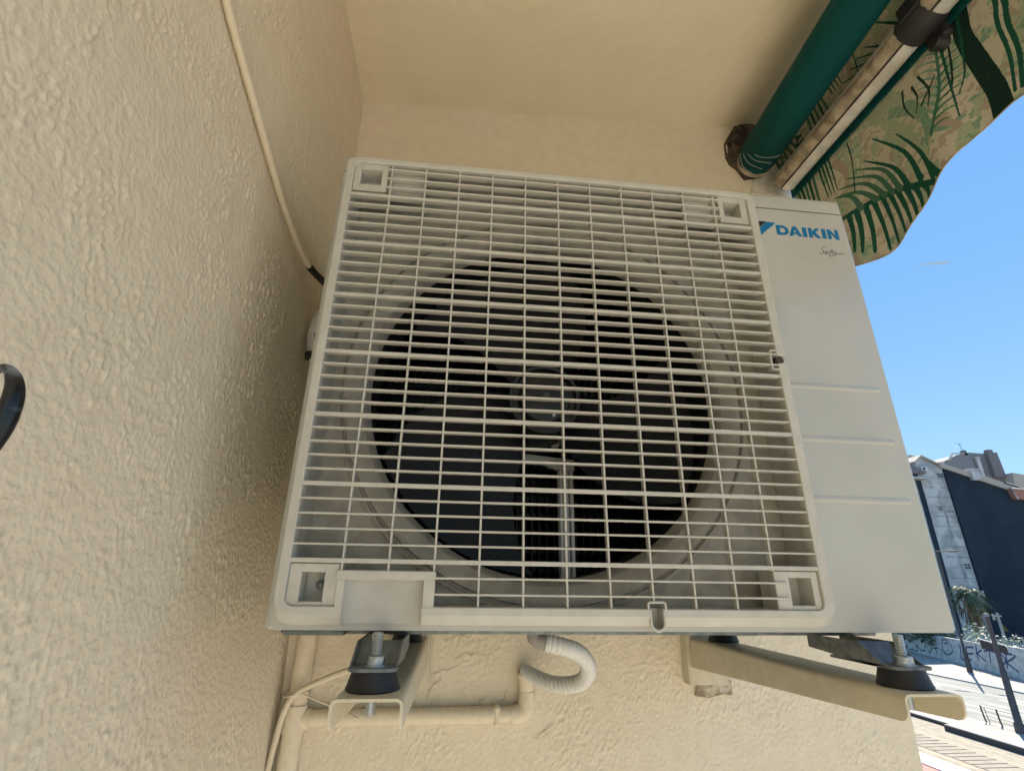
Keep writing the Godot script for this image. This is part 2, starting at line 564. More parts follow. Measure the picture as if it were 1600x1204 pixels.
func band(st: SurfaceTool, A: PackedVector3Array, B: PackedVector3Array, skip_front := false, sg := 1) -> void:
	var mid := Vector3((BX0 + BX1) * 0.5, 0, (BZ0 + BZ1) * 0.5)
	for i in A.size():
		var j := (i + 1) % A.size()
		if skip_front and i == 17:
			continue
		var o := (A[i] + A[j]) * 0.5 - mid
		o.y = 0
		o = Vector3((A[j] - A[i]).z, 0, -(A[j] - A[i]).x)
		if o.dot((A[i] + A[j]) * 0.5 - mid) < 0:
			o = -o
		o = o.normalized() * maxf(absf(B[i].y - A[i].y), 1e-5)
		o.y = (Vector2(A[i].x, A[i].z) - Vector2(B[i].x, B[i].z)).length() * signf(B[i].y - A[i].y)
		quad(st, A[i], A[j], B[j], B[i], o, sg)

func cap(st: SurfaceTool, A: PackedVector3Array, out: Vector3) -> void:
	var c := Vector3.ZERO
	for p in A:
		c += p
	c /= A.size()
	for i in A.size():
		tri(st, c, A[i], A[(i + 1) % A.size()], out)

const FC := Vector2(0.2515, 0.270)     # centre of the fan

func air_conditioner() -> void:
	var ac := thing("air_conditioner", "ivory outdoor air conditioner unit with square fan grille, on wall brackets", "air conditioner", Vector3(0.326, 0.0, -0.157))
	# casing: sides and back with rounded corners, front plate with a sunken field behind the grille
	var st := sts()
	var f0 := footprint(0.0025, 0.0152)
	var f1 := footprint(0.0, 0.018)
	var f2 := footprint(0.0, 0.5470)
	band(st, f0, f1, true, 1)
	band(st, f1, f2, true, 2)
	var fx0 := BX0 + 0.011
	var fx1 := BX1 - 0.0055
	var L := 0.0
	var R := 0.5195
	var B := 0.0362
	var T := 0.5470
	var z := BZ1
	var fq := func(x0: float, x1: float, y0: float, y1: float):
		quad(st, Vector3(x0, y0, z), Vector3(x1, y0, z), Vector3(x1, y1, z), Vector3(x0, y1, z), Vector3.BACK)
	fq.call(fx0, fx1, 0.0152, B)
	fq.call(fx0, L, B, T)
	fq.call(R, fx1, B, T)
	var zi := -0.046
	quad(st, Vector3(L, B, z), Vector3(L, T, z), Vector3(L, T, zi), Vector3(L, B, zi), Vector3.RIGHT)
	quad(st, Vector3(R, B, z), Vector3(R, T, z), Vector3(R, T, zi), Vector3(R, B, zi), Vector3.LEFT)
	quad(st, Vector3(L, B, z), Vector3(R, B, z), Vector3(R, B, zi), Vector3(L, B, zi), Vector3.UP)
	quad(st, Vector3(L, T, z), Vector3(R, T, z), Vector3(R, T, zi), Vector3(L, T, zi), Vector3.DOWN)
	put("casing", st, M.casing, ac)
	# the sunken field, with a round hole
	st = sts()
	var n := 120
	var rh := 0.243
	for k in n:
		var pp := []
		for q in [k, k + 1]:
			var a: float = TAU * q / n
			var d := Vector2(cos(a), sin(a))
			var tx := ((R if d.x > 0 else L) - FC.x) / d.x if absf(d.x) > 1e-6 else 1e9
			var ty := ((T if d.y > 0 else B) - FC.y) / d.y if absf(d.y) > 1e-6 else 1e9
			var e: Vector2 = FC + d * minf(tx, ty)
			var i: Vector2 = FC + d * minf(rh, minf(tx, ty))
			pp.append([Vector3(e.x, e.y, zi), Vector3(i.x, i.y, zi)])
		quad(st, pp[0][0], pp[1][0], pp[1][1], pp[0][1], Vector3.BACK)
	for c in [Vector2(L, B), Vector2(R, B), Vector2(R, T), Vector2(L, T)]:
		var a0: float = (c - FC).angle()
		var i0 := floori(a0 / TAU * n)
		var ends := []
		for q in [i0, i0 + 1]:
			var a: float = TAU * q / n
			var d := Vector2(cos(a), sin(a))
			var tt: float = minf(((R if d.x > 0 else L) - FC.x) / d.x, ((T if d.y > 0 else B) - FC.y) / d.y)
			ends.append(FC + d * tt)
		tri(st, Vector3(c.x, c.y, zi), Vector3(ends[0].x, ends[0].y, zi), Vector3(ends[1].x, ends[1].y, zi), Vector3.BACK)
	put("fan_panel", st, M.recess_shade, ac)  # darkened colour carries the shade of the recess
	st = sts()
	band(st, footprint(0.005, 0.5475), footprint(0.005, 0.5515), false)
	put("lid_seam", st, M.seam, ac)
	st = sts()
	var lid := [footprint(0.0008, 0.5500), footprint(0.0003, 0.5504), footprint(0.0003, 0.5690), footprint(0.0010, 0.5712), footprint(0.0026, 0.5727), footprint(0.006, 0.5732)]
	for i in lid.size() - 1:
		band(st, lid[i], lid[i + 1], false, i + 1)
	cap(st, lid[-1], Vector3.UP)
	cap(st, lid[0], Vector3.DOWN)
	put("lid", st, M.casing, ac)
	st = sts()
	cap(st, footprint(0.0025, 0.0153), Vector3.DOWN)
	band(st, footprint(0.050, 0.0075), footprint(0.048, 0.0152))
	cap(st, footprint(0.050, 0.0075), Vector3.DOWN)
	box(st, Vector3(-0.012, 0.0078, -0.10), Vector3(0.05, 0.0152, -0.045), 0.003)
	put("base_pan", st, M.foot, ac)
	# pressed grooves right of the grille
	for g in [[0.2815, 0.6555], [0.2158, 0.656], [0.1472, 0.6565]]:
		st = sts()
		var y: float = g[0]
		var prof := [[0.0048, 0.0], [0.0022, 0.0010], [-0.0002, 0.0014], [-0.0018, 0.0006], [-0.0026, 0.0]]
		for i in prof.size() - 1:
			var p: Array = prof[i]
			var q: Array = prof[i + 1]
			quad(st, Vector3(0.5325, y + p[0], z + 0.0002 + p[1]), Vector3(g[1], y + p[0], z + 0.0002 + p[1]), Vector3(g[1], y + q[0], z + 0.0002 + q[1]), Vector3(0.5325, y + q[0], z + 0.0002 + q[1]), Vector3(0, signf(p[0]) * 0.3, 1), 1)
			tri(st, Vector3(g[1], y + p[0], z + 0.0002 + p[1]), Vector3(g[1], y + q[0], z + 0.0002 + q[1]), Vector3(g[1] + 0.004, y, z + 0.0002), Vector3(1, 0, 1), 1)
		put("pressed_rib", st, M.casing, ac)
	marks(ac)
	st = sts()
	for k in 26:
		var sp := Vector3(rng.randf_range(0.538, 0.668), rng.randf_range(0.02, 0.545), z + 0.0001)
		lathe(st, [Vector2(0.0001, 0.0002), Vector2(0.0006 * rng.randf_range(0.35, 1.0), 0.0)], Transform3D(Basis(Vector3(1, 0, 0), Vector3(0, 0, 1), Vector3(0, -1, 0)), sp), 7)
	tag(put("dirt_specks", st, M.crack, ac), "", "", "", "stuff")
	# bell mouth
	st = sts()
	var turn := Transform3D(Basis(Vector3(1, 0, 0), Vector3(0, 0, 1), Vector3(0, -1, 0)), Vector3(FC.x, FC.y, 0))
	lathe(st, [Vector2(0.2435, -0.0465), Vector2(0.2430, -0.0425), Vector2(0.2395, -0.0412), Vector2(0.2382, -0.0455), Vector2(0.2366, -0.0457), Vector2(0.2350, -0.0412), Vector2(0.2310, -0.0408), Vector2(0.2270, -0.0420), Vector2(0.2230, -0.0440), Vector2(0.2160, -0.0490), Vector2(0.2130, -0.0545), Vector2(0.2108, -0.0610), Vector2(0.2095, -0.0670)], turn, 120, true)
	put("bell_mouth", st, M.recess_shade, ac)
	st = sts()
	lathe(st, [Vector2(0.2095, -0.0671), Vector2(0.2110, -0.0690), Vector2(0.2110, -0.128), Vector2(0.25, -0.13)], turn, 64, true)
	box(st, Vector3(-0.005, 0.03, -0.297), Vector3(0.012, 0.54, -0.0485))
	box(st, Vector3(0.505, 0.03, -0.297), Vector3(0.512, 0.54, -0.0485))
	box(st, Vector3(0.012, 0.03, -0.297), Vector3(0.505, 0.036, -0.0485))
	box(st, Vector3(0.012, 0.534, -0.297), Vector3(0.505, 0.54, -0.0485))
	put("inner_shell", st, M.inside, ac)
	# heat exchanger: fins between header plates
	st = sts()
	for k in 44:
		var x := 0.018 + k * 0.011
		box(st, Vector3(x, 0.037, -0.285), Vector3(x + 0.0012, 0.533, -0.245))
	for k in 20:
		box(st, Vector3(0.013, 0.046 + k * 0.025, -0.27), Vector3(0.504, 0.053 + k * 0.025, -0.262))
	box(st, Vector3(0.0125, 0.037, -0.296), Vector3(0.5045, 0.533, -0.290))
	tag(put("heat_exchanger_fins", st, M.fin, ac), "", "", "", "stuff")
	fan(ac, turn)
	motor_bracket(ac)
	grille(ac)
	feet(ac)

func fan(ac: Node, turn: Transform3D) -> void:
	var f := Node3D.new()
	f.name = "fan"
	ac.add_child(f, true)
	f.position = Vector3(FC.x, FC.y, -0.09) - (ac as Node3D).position
	var st := sts()
	lathe(st, [Vector2(0.0005, -0.068), Vector2(0.012, -0.068), Vector2(0.030, -0.070), Vector2(0.0315, -0.073), Vector2(0.033, -0.080), Vector2(0.040, -0.080), Vector2(0.0405, -0.072), Vector2(0.0445, -0.0715), Vector2(0.046, -0.075), Vector2(0.048, -0.13)], turn, 48)
	put("hub", st, M.hub, f)
	st = sts()
	lathe(st, [Vector2(0.0002, -0.060), Vector2(0.0035, -0.060), Vector2(0.0042, -0.0612), Vector2(0.0045, -0.068)], turn, 6)
	lathe(st, [Vector2(0.0046, -0.0665), Vector2(0.0060, -0.0660), Vector2(0.0068, -0.0675), Vector2(0.0068, -0.0685)], turn, 20)
	put("shaft_nut", st, M.dullnut, f)
	st = sts()
	var t2 := turn
	t2.origin = turn.origin + Vector3(0.0105, -0.022, 0)
	lathe(st, [Vector2(0.0002, -0.067), Vector2(0.002, -0.067), Vector2(0.0026, -0.070)], t2, 8)
	put("screw", st, M.galv, f)
	for b in 3:
		st = sts()
		var grid := []
		var base := deg_to_rad(292.0 + 120.0 * b)
		for i in 13:
			var r := 0.044 + (0.205 - 0.044) * i / 12.0
			var row := []
			for j in 15:
				var s := j / 14.0
				var lead := base + 0.55 * pow(i / 12.0, 1.6)
				var span := 1.42 - 0.3 * (i / 12.0)
				var a := lead + span * s
				var zz := -0.078 - 0.050 * s - 0.008 * sin(PI * s) + 0.006 * (i / 12.0)
				row.append(Vector3(FC.x + cos(a) * r, FC.y + sin(a) * r, zz))
			grid.append(row)
		for i in 12:
			for j in 14:
				quad(st, grid[i][j], grid[i + 1][j], grid[i + 1][j + 1], grid[i][j + 1], Vector3.BACK, 1)
				var d := Vector3(0, 0, -0.003)
				quad(st, grid[i][j] + d, grid[i + 1][j] + d, grid[i + 1][j + 1] + d, grid[i][j + 1] + d, Vector3.FORWARD, 2)
		for j in 14:
			quad(st, grid[12][j], grid[12][j + 1], grid[12][j + 1] + Vector3(0, 0, -0.003), grid[12][j] + Vector3(0, 0, -0.003), grid[12][j] - Vector3(FC.x, FC.y, -0.1), 3)
		put("blade", st, M.fan, f)

func motor_bracket(ac: Node) -> void:
	var st := sts()
	for x in [0.2865, 0.2942, 0.3012]:
		box(st, Vector3(x, 0.045, -0.172), Vector3(x + 0.0052, 0.212, -0.165), 0.001)
	box(st, Vector3(0.286, 0.045, -0.176), Vector3(0.307, 0.205, -0.1725))
	put("motor_rail", st, M.galv, ac)
	st = sts()
	prism(st, PackedVector2Array([Vector2(0.222, 0.222), Vector2(0.307, 0.214), Vector2(0.307, 0.200), Vector2(0.284, 0.200), Vector2(0.262, 0.207), Vector2(0.222, 0.209)]), -0.170, -0.160)
	box(st, Vector3(0.232, 0.226, -0.17), Vector3(0.284, 0.246, -0.135), 0.003)
	put("motor_mount", st, M.galv, ac)
	st = sts()
	var t := Transform3D(Basis(Vector3(1, 0, 0), Vector3(0, 0, 1), Vector3(0, -1, 0)), Vector3(FC.x, FC.y, 0))
	lathe(st, [Vector2(0.001, -0.132), Vector2(0.046, -0.134), Vector2(0.049, -0.14), Vector2(0.049, -0.2), Vector2(0.001, -0.2)], t, 32)
	put("motor", st, M.inside, ac)

func grille(ac: Node) -> void:
	var cuts := [0.0512, 0.1227, 0.3405, 0.3520]
	var rcuts := [0.3035, 0.3135]
	var n := 7
	# indices of the segments left open: the label notch and the slots of the two clips
	var skip := [n + 1, n + 3, n + 1 + 4 + n + 1]
	var P := [[-0.0108, 0.5332, 0.0195, 0.5598, 0.017, -0.0152], [-0.0104, 0.5328, 0.0208, 0.5594, 0.0166, -0.0060], [-0.0090, 0.5310, 0.0282, 0.5578, 0.015, -0.0006], [-0.0082, 0.5302, 0.0292, 0.5570, 0.014, 0.0],
		[-0.0008, 0.5208, 0.0352, 0.5512, 0.0085, 0.0], [0.0, 0.5200, 0.0360, 0.5504, 0.008, -0.0008], [0.0012, 0.5188, 0.0366, 0.5486, 0.008, -0.0140], [0.0012, 0.5188, 0.0366, 0.5486, 0.008, -0.0455]]
	var g := Node3D.new()
	g.name = "grille"
	ac.add_child(g, true)
	g.position = Vector3(0.26, 0.29, -0.006) - (ac as Node3D).position
	var st := sts()
	var c := Vector2(0.26, 0.29)
	for i in P.size() - 1:
		var p: Array = P[i]
		var q: Array = P[i + 1]
		stitch(st, round_rect(p[0], p[1], p[2], p[3], p[4], n, cuts, rcuts), p[5], round_rect(q[0], q[1], q[2], q[3], q[4], n, cuts, rcuts), q[5], 1.0, c, skip if i < 6 else [], i + 1)
	# closing faces at the open segments
	for e in [[cuts[0], 1.0], [cuts[1], -1.0], [cuts[2], 1.0], [cuts[3], -1.0]]:
		var poly := []
		for p in P.slice(0, 7):
			poly.append(Vector3(e[0], p[2], p[5]))
		for i in range(1, poly.size() - 1):
			tri(st, poly[0], poly[i], poly[i + 1], Vector3(e[1], 0, 0))
	for e in [[rcuts[0], 1.0], [rcuts[1], -1.0]]:
		var poly := []
		for p in P.slice(0, 7):
			poly.append(Vector3(p[1], e[0], p[5]))
		for i in range(1, poly.size() - 1):
			tri(st, poly[0], poly[i], poly[i + 1], Vector3(0, e[1], 0))
	put("frame", st, M.plastic, g)
	# slats: every fifth is thicker
	var ys := []
	for k in 7:
		ys.append([0.5 - 0.070833 * k, true])
		if k < 6:
			for j in [1, 2, 3, 4]:
				ys.append([0.5 - 0.070833 * k - 0.0003 - 0.0140 * j, false])
	for y in [0.5142, 0.5283, 0.5424]:
		ys.append([y, false])
	for y in [0.0608, 0.0467]:
		ys.append([y, false])
	for e in ys:
		var y: float = e[0]
		var x0 := 0.0
		var x1 := 0.5198
		if y > 0.505:
			x0 = 0.0415
			x1 = 0.4795
		if y < 0.065:
			x0 = 0.1325
			x1 = 0.4835
		var h := 0.0021 if e[1] else 0.00095
		st = sts()
		# a little thinner at the back, as moulded
		var zf := -0.0006
		var zb := -0.0092
		var hb := h * 0.72
		var ch := 0.0004
		var ring := [Vector2(h - ch, zf), Vector2(h, zf - ch), Vector2(hb, zb), Vector2(-hb, zb), Vector2(-h, zf - ch), Vector2(-h + ch, zf)]
		for i in ring.size():
			var p: Vector2 = ring[i]
			var q: Vector2 = ring[(i + 1) % ring.size()]
			var m := (p + q) * 0.5 - Vector2(0, -0.005)
			var o := Vector3(0, m.x, m.y)
			if i == 1: o = Vector3.UP
			if i == 3: o = Vector3.DOWN
			quad(st, Vector3(x0, y + p.x, p.y), Vector3(x1, y + p.x, p.y), Vector3(x1, y + q.x, q.y), Vector3(x0, y + q.x, q.y), o)
		put("slat", st, M.plastic, g)
	for k in 11:
		var x := 0.0466 + 0.0425 * k
		var y0 := 0.0362
		if k <= 1: y0 = 0.0660
		if k == 10: y0 = 0.072
		if k == 7: y0 = 0.0425
		st = sts()
		box(st, Vector3(x - 0.0010, y0, -0.0090), Vector3(x + 0.0010, 0.5492, -0.0016), 0.0003)
		put("bar", st, M.plastic, g)
	# corner pockets
	pocket(g, 0.0004, 0.0415, 0.5075, 0.5496, 0.0086, 0.0340, 0.5178, 0.5414, 0.0415, 0.0880, false)
	pocket(g, 0.4795, 0.5194, 0.5075, 0.5496, 0.4864, 0.5100, 0.5176, 0.5416, 0.4300, 0.4795, false)
	pocket(g, 0.4726, 0.5194, 0.0361, 0.0722, 0.4880, 0.5120, 0.0402, 0.0660, 0.0, 0.0, false)
	pocket(g, 0.0004, 0.0446, 0.0361, 0.0722, 0.0113, 0.0322, 0.0396, 0.0646, 0.0, 0.0, true)
	# raised border and hollow of the label notch at the lower left
	st = sts()
	box(st, Vector3(0.0425, 0.0588, -0.0148), Vector3(0.1335, 0.0668, -0.0002), 0.0008)
	box(st, Vector3(0.1227, 0.0355, -0.0148), Vector3(0.1333, 0.0592, -0.0004), 0.0006)
	box(st, Vector3(0.0440, 0.0295, -0.0148), Vector3(0.0512, 0.0592, -0.0004), 0.0006)
	put("notch_border", st, M.plastic, g)
	st = sts()
	var pts := [Vector2(0.0512, -0.0015), Vector2(0.0530, -0.0065), Vector2(0.0560, -0.0105), Vector2(0.0605, -0.0135), Vector2(0.066, -0.0142), Vector2(0.1227, -0.0142)]
	for i in pts.size() - 1:
		quad(st, Vector3(pts[i].x, 0.0212, pts[i].y), Vector3(pts[i + 1].x, 0.0212, pts[i + 1].y), Vector3(pts[i + 1].x, 0.0592, pts[i + 1].y), Vector3(pts[i].x, 0.0592, pts[i].y), Vector3(0.3, 0, 1), 1)
	put("notch_hollow", st, M.plastic, g)
	# clips
	st = sts()
	tube(st, PackedVector3Array([Vector3(0.3378, 0.0345, -0.001), Vector3(0.3378, 0.0405, -0.001), Vector3(0.3392, 0.0420, -0.001), Vector3(0.3535, 0.0420, -0.001), Vector3(0.3550, 0.0405, -0.001), Vector3(0.3550, 0.0345, -0.001)]), 0.0012, 8)
	box(st, Vector3(0.3368, 0.0362, -0.012), Vector3(0.3388, 0.0415, -0.001), 0.0003)
	box(st, Vector3(0.3540, 0.0362, -0.012), Vector3(0.3560, 0.0415, -0.001), 0.0003)
	box(st, Vector3(0.3388, 0.0409, -0.012), Vector3(0.3540, 0.0430, -0.001), 0.0003)
	var arc := []
	for k in 13:
		var a := PI + PI * k / 12.0
		arc.append(Vector3(0.34625 + cos(a) * 0.0068, 0.0238 + sin(a) * 0.0068, -0.001))
	arc.push_front(Vector3(0.3395, 0.0352, -0.001))
	arc.append(Vector3(0.3530, 0.0352, -0.001))
	tube(st, PackedVector3Array(arc), 0.0014, 8)
	var low := []
	for k in 9:
		var a := PI + PI * k / 8.0
		low.append([Vector3(0.34625 + cos(a) * 0.0068, 0.0238 + sin(a) * 0.0068, -0.001), Vector3(0.34625 + cos(a) * 0.0068, 0.0238 + sin(a) * 0.0068, -0.015)])
	for k in 8:
		quad(st, low[k][0], low[k + 1][0], low[k + 1][1], low[k][1], Vector3(0, -1, 0), 1)
	put("lower_clip", st, M.plastic, g)
	st = sts()
	tube(st, PackedVector3Array([Vector3(0.5215, 0.3205, -0.001), Vector3(0.5135, 0.3205, -0.001), Vector3(0.5122, 0.3192, -0.001), Vector3(0.5122, 0.2975, -0.001), Vector3(0.5135, 0.2962, -0.001), Vector3(0.5235, 0.2962, -0.001)]), 0.0011, 8)
	box(st, Vector3(0.5112, 0.2962, -0.012), Vector3(0.5131, 0.3205, -0.001), 0.0003)
	box(st, Vector3(0.5131, 0.3196, -0.012), Vector3(0.5200, 0.3214, -0.001), 0.0003)
	box(st, Vector3(0.5131, 0.2953, -0.012), Vector3(0.5200, 0.2971, -0.001), 0.0003)
	var sc := put("side_clip", st, M.plastic, g)
	st = sts()
	lathe(st, [Vector2(0.0002, -0.0012), Vector2(0.0048, -0.0012), Vector2(0.0048, -0.0145)], Transform3D(Basis(Vector3(1, 0, 0), Vector3(0, 0, 1), Vector3(0, -1, 0)), Vector3(0.5235, 0.3085, 0)), 16)
	put("latch_hole_shade", st, M.seam, sc)  # dark plug added as the shade inside the latch hole

# a square pocket in a corner of the grille: plate with a deep hole, and a flat web behind the neighbouring slats
func pocket(g: Node, x0: float, x1: float, y0: float, y1: float, hx0: float, hx1: float, hy0: float, hy1: float, wx0: float, wx1: float, screw: bool) -> void:
	var st := sts()
	var zf := -0.0032
	var zb := -0.026
	box(st, Vector3(x0, y0, -0.031), Vector3(hx0, y1, zf), 0.0006)
	box(st, Vector3(hx1, y0, -0.031), Vector3(x1, y1, zf), 0.0006)
	box(st, Vector3(hx0 - 0.0002, y0, -0.0309), Vector3(hx1 + 0.0002, hy0, zf - 0.00005), 0.0005)
	box(st, Vector3(hx0 - 0.0002, hy1, -0.0309), Vector3(hx1 + 0.0002, y1, zf - 0.00005), 0.0005)
	box(st, Vector3(hx0, hy0, -0.0308), Vector3(hx1, hy1, zb))
	if wx1 > wx0:
		box(st, Vector3(wx0, y0 + 0.0035, -0.0125), Vector3(wx1, y1 - 0.0003, -0.0096))
	var p := put("corner_pocket", st, M.plastic, g)
	if screw:
		st = sts()
		var t := Transform3D(Basis(Vector3(1, 0, 0), Vector3(0, 0, 1), Vector3(0, -1, 0)), Vector3(0.0262, 0.0535, 0))
		lathe(st, [Vector2(0.0002, -0.0165), Vector2(0.0022, -0.0167), Vector2(0.0034, -0.018), Vector2(0.0048, -0.0184), Vector2(0.0048, -0.0262)], t, 16)
		put("screw", st, M.foot, p)

func marks(ac: Node) -> void:
	var z := BZ1
	var zt := BZ1 + 0.00035
	var add := func(called: String, polys: Array, m: Material):
		var st := sts()
		for p in polys:
			prism(st, PackedVector2Array(p), z - 0.0005, zt)
		put(called, st, m, ac)
	add.call("logo_mark", [[Vector2(0.5412, 0.5247), Vector2(0.5535, 0.5244), Vector2(0.5412, 0.5140)]], M.ink)
	add.call("logo_mark", [[Vector2(0.5540, 0.5243), Vector2(0.5668, 0.5237), Vector2(0.5412, 0.5008), Vector2(0.5412, 0.5130)]], M.blue)
	var y0 := 0.5043
	var y1 := 0.5203
	var V := func(x: float, f: float) -> Vector2: return Vector2(x, lerpf(y0, y1, f))
	# D
	var o := PackedVector2Array([V.call(0.5658, 0.0)])
	var inn := PackedVector2Array([V.call(0.5712, 0.25)])
	for k in 13:
		var a := -PI * 0.5 + PI * k / 12.0
		o.append(Vector2(0.5750 + cos(a) * 0.0088, lerpf(y0, y1, 0.5) + sin(a) * 0.0080))
		inn.append(Vector2(0.5750 + cos(a) * 0.0036, lerpf(y0, y1, 0.5) + sin(a) * 0.0040))
	o.append(V.call(0.5658, 1.0))
	inn.append(V.call(0.5712, 0.75))
	var quads := []
	for i in o.size() - 1:
		quads.append([o[i], o[i + 1], inn[i + 1], inn[i]])
	quads.append([o[-1], o[0], inn[0], inn[-1]])
	add.call("letter", quads, M.blue)
	add.call("letter", [[V.call(0.5836, 0.0), V.call(0.5900, 1.0), V.call(0.5958, 1.0), V.call(0.5930, 0.72), V.call(0.5893, 0.0)], [V.call(0.5930, 0.72), V.call(0.5958, 1.0), V.call(0.6025, 0.0), V.call(0.5966, 0.0)], [V.call(0.5895, 0.2), V.call(0.5902, 0.36), V.call(0.5950, 0.36), V.call(0.5957, 0.2)]], M.blue)
	add.call("letter", [[V.call(0.6042, 0.0), V.call(0.6102, 0.0), V.call(0.6102, 1.0), V.call(0.6042, 1.0)]], M.blue)
	add.call("letter", [[V.call(0.6130, 0.0), V.call(0.6186, 0.0), V.call(0.6186, 1.0), V.call(0.6130, 1.0)], [V.call(0.6186, 0.40), V.call(0.6186, 0.62), V.call(0.6238, 1.0), V.call(0.6304, 1.0), V.call(0.6232, 0.55), V.call(0.6309, 0.0), V.call(0.6240, 0.0)]], M.blue)
	add.call("letter", [[V.call(0.6327, 0.0), V.call(0.6387, 0.0), V.call(0.6387, 1.0), V.call(0.6327, 1.0)]], M.blue)
	add.call("letter", [[V.call(0.6412, 0.0), V.call(0.6462, 0.0), V.call(0.6462, 1.0), V.call(0.6412, 1.0)], [V.call(0.6462, 1.0), V.call(0.6462, 0.62), V.call(0.6525, 0.0), V.call(0.6525, 0.38)], [V.call(0.6525, 0.0), V.call(0.6575, 0.0), V.call(0.6575, 1.0), V.call(0.6525, 1.0)]], M.blue)
	# handwritten word below
	var strokes := [[985, 808, 975, 800, 955, 802, 940, 822, 952, 842, 950, 862, 930, 876, 898, 868], [976, 845, 966, 876, 974, 878], [985, 868, 1004, 856, 996, 848, 984, 862, 988, 884, 1014, 878], [1044, 850, 1028, 852, 1040, 872, 1018, 888], [1066, 828, 1052, 884, 1062, 888], [1046, 848, 1082, 852], [1106, 860, 1084, 866, 1082, 888, 1106, 868, 1102, 890, 1135, 881, 1200, 886], [1006, 904, 1050, 908, 1084, 898], [990, 803, 998, 808]]
	var st := sts()
	for s in strokes:
		var pts := []
		for i in range(0, s.size(), 2):
			pts.append(Vector3(0.6215 + (s[i] - 895) * 1.21e-4, 0.4850 - ((s[i + 1] - 828) - 0.098 * (s[i] - 895)) * 1.42e-4, z + 0.0001))
		tube(st, spline(pts, 4), 0.00034, 5, true)
	put("handwritten_word", st, M.script, ac)

func feet(ac: Node) -> void:
	for f in [[0.0670, 0.1075], [0.5545, 0.5960]]:
		var x0: float = f[0]
		var x1: float = f[1]
		for s in [[0.030, 1.0], [-0.345, -1.0]]:
			var st := sts()
			var ze: float = s[0]
			var d: float = s[1]
			# foot plate with rounded front corners
			var r := 0.009
			var p := PackedVector2Array()
			p.append(Vector2(x0, ze - d * 0.085))
			for k in 5:
				var a := PI - PI * 0.5 * k / 4.0
				p.append(Vector2(x0 + r + cos(a) * r, ze - d * r + d * sin(a) * r))
			for k in 5:
				var a := PI * 0.5 - PI * 0.5 * k / 4.0
				p.append(Vector2(x1 - r + cos(a) * r, ze - d * r + d * sin(a) * r))
			p.append(Vector2(x1, ze - d * 0.085))
			prism(st, p, -0.0118, -0.0093, Transform3D(Basis(Vector3(1, 0, 0), Vector3(0, 0, 1), Vector3(0, 1, 0)), Vector3.ZERO))
			quad(st, Vector3(x0 + 0.002, -0.0093, ze - d * 0.030), Vector3(x1 - 0.002, -0.0093, ze - d * 0.030), Vector3(x1 - 0.002, 0.0074, ze - d * 0.046), Vector3(x0 + 0.002, 0.0074, ze - d * 0.046), Vector3(0, 0.5, d))
			for x in [[x0, x0 + 0.002], [x1 - 0.002, x1]]:
				var side := PackedVector2Array([Vector2(-(ze - d * 0.012), -0.0098), Vector2(-(ze - d * 0.040), 0.0074), Vector2(-(ze - d * 0.118), 0.0074), Vector2(-(ze - d * 0.118), -0.0058), Vector2(-(ze - d * 0.030), -0.0118)])
				prism(st, side, x[0], x[1], Transform3D(Basis(Vector3(0, 0, -1), Vector3(0, 1, 0), Vector3(1, 0, 0)), Vector3.ZERO))
			put("foot", st, M.foot, ac)

# ---------------------------------------------------------------- wall brackets
func arm_depth(z: float) -> float:
	var h := lerpf(0.0212, 0.044, clampf((0.046 - z) / 0.446, 0, 1))
	var e := 0.046 - z
	var r := 0.009
	if e < r:
		h -= r - sqrt(maxf(r * r - (r - e) * (r - e), 0.0))
	return h

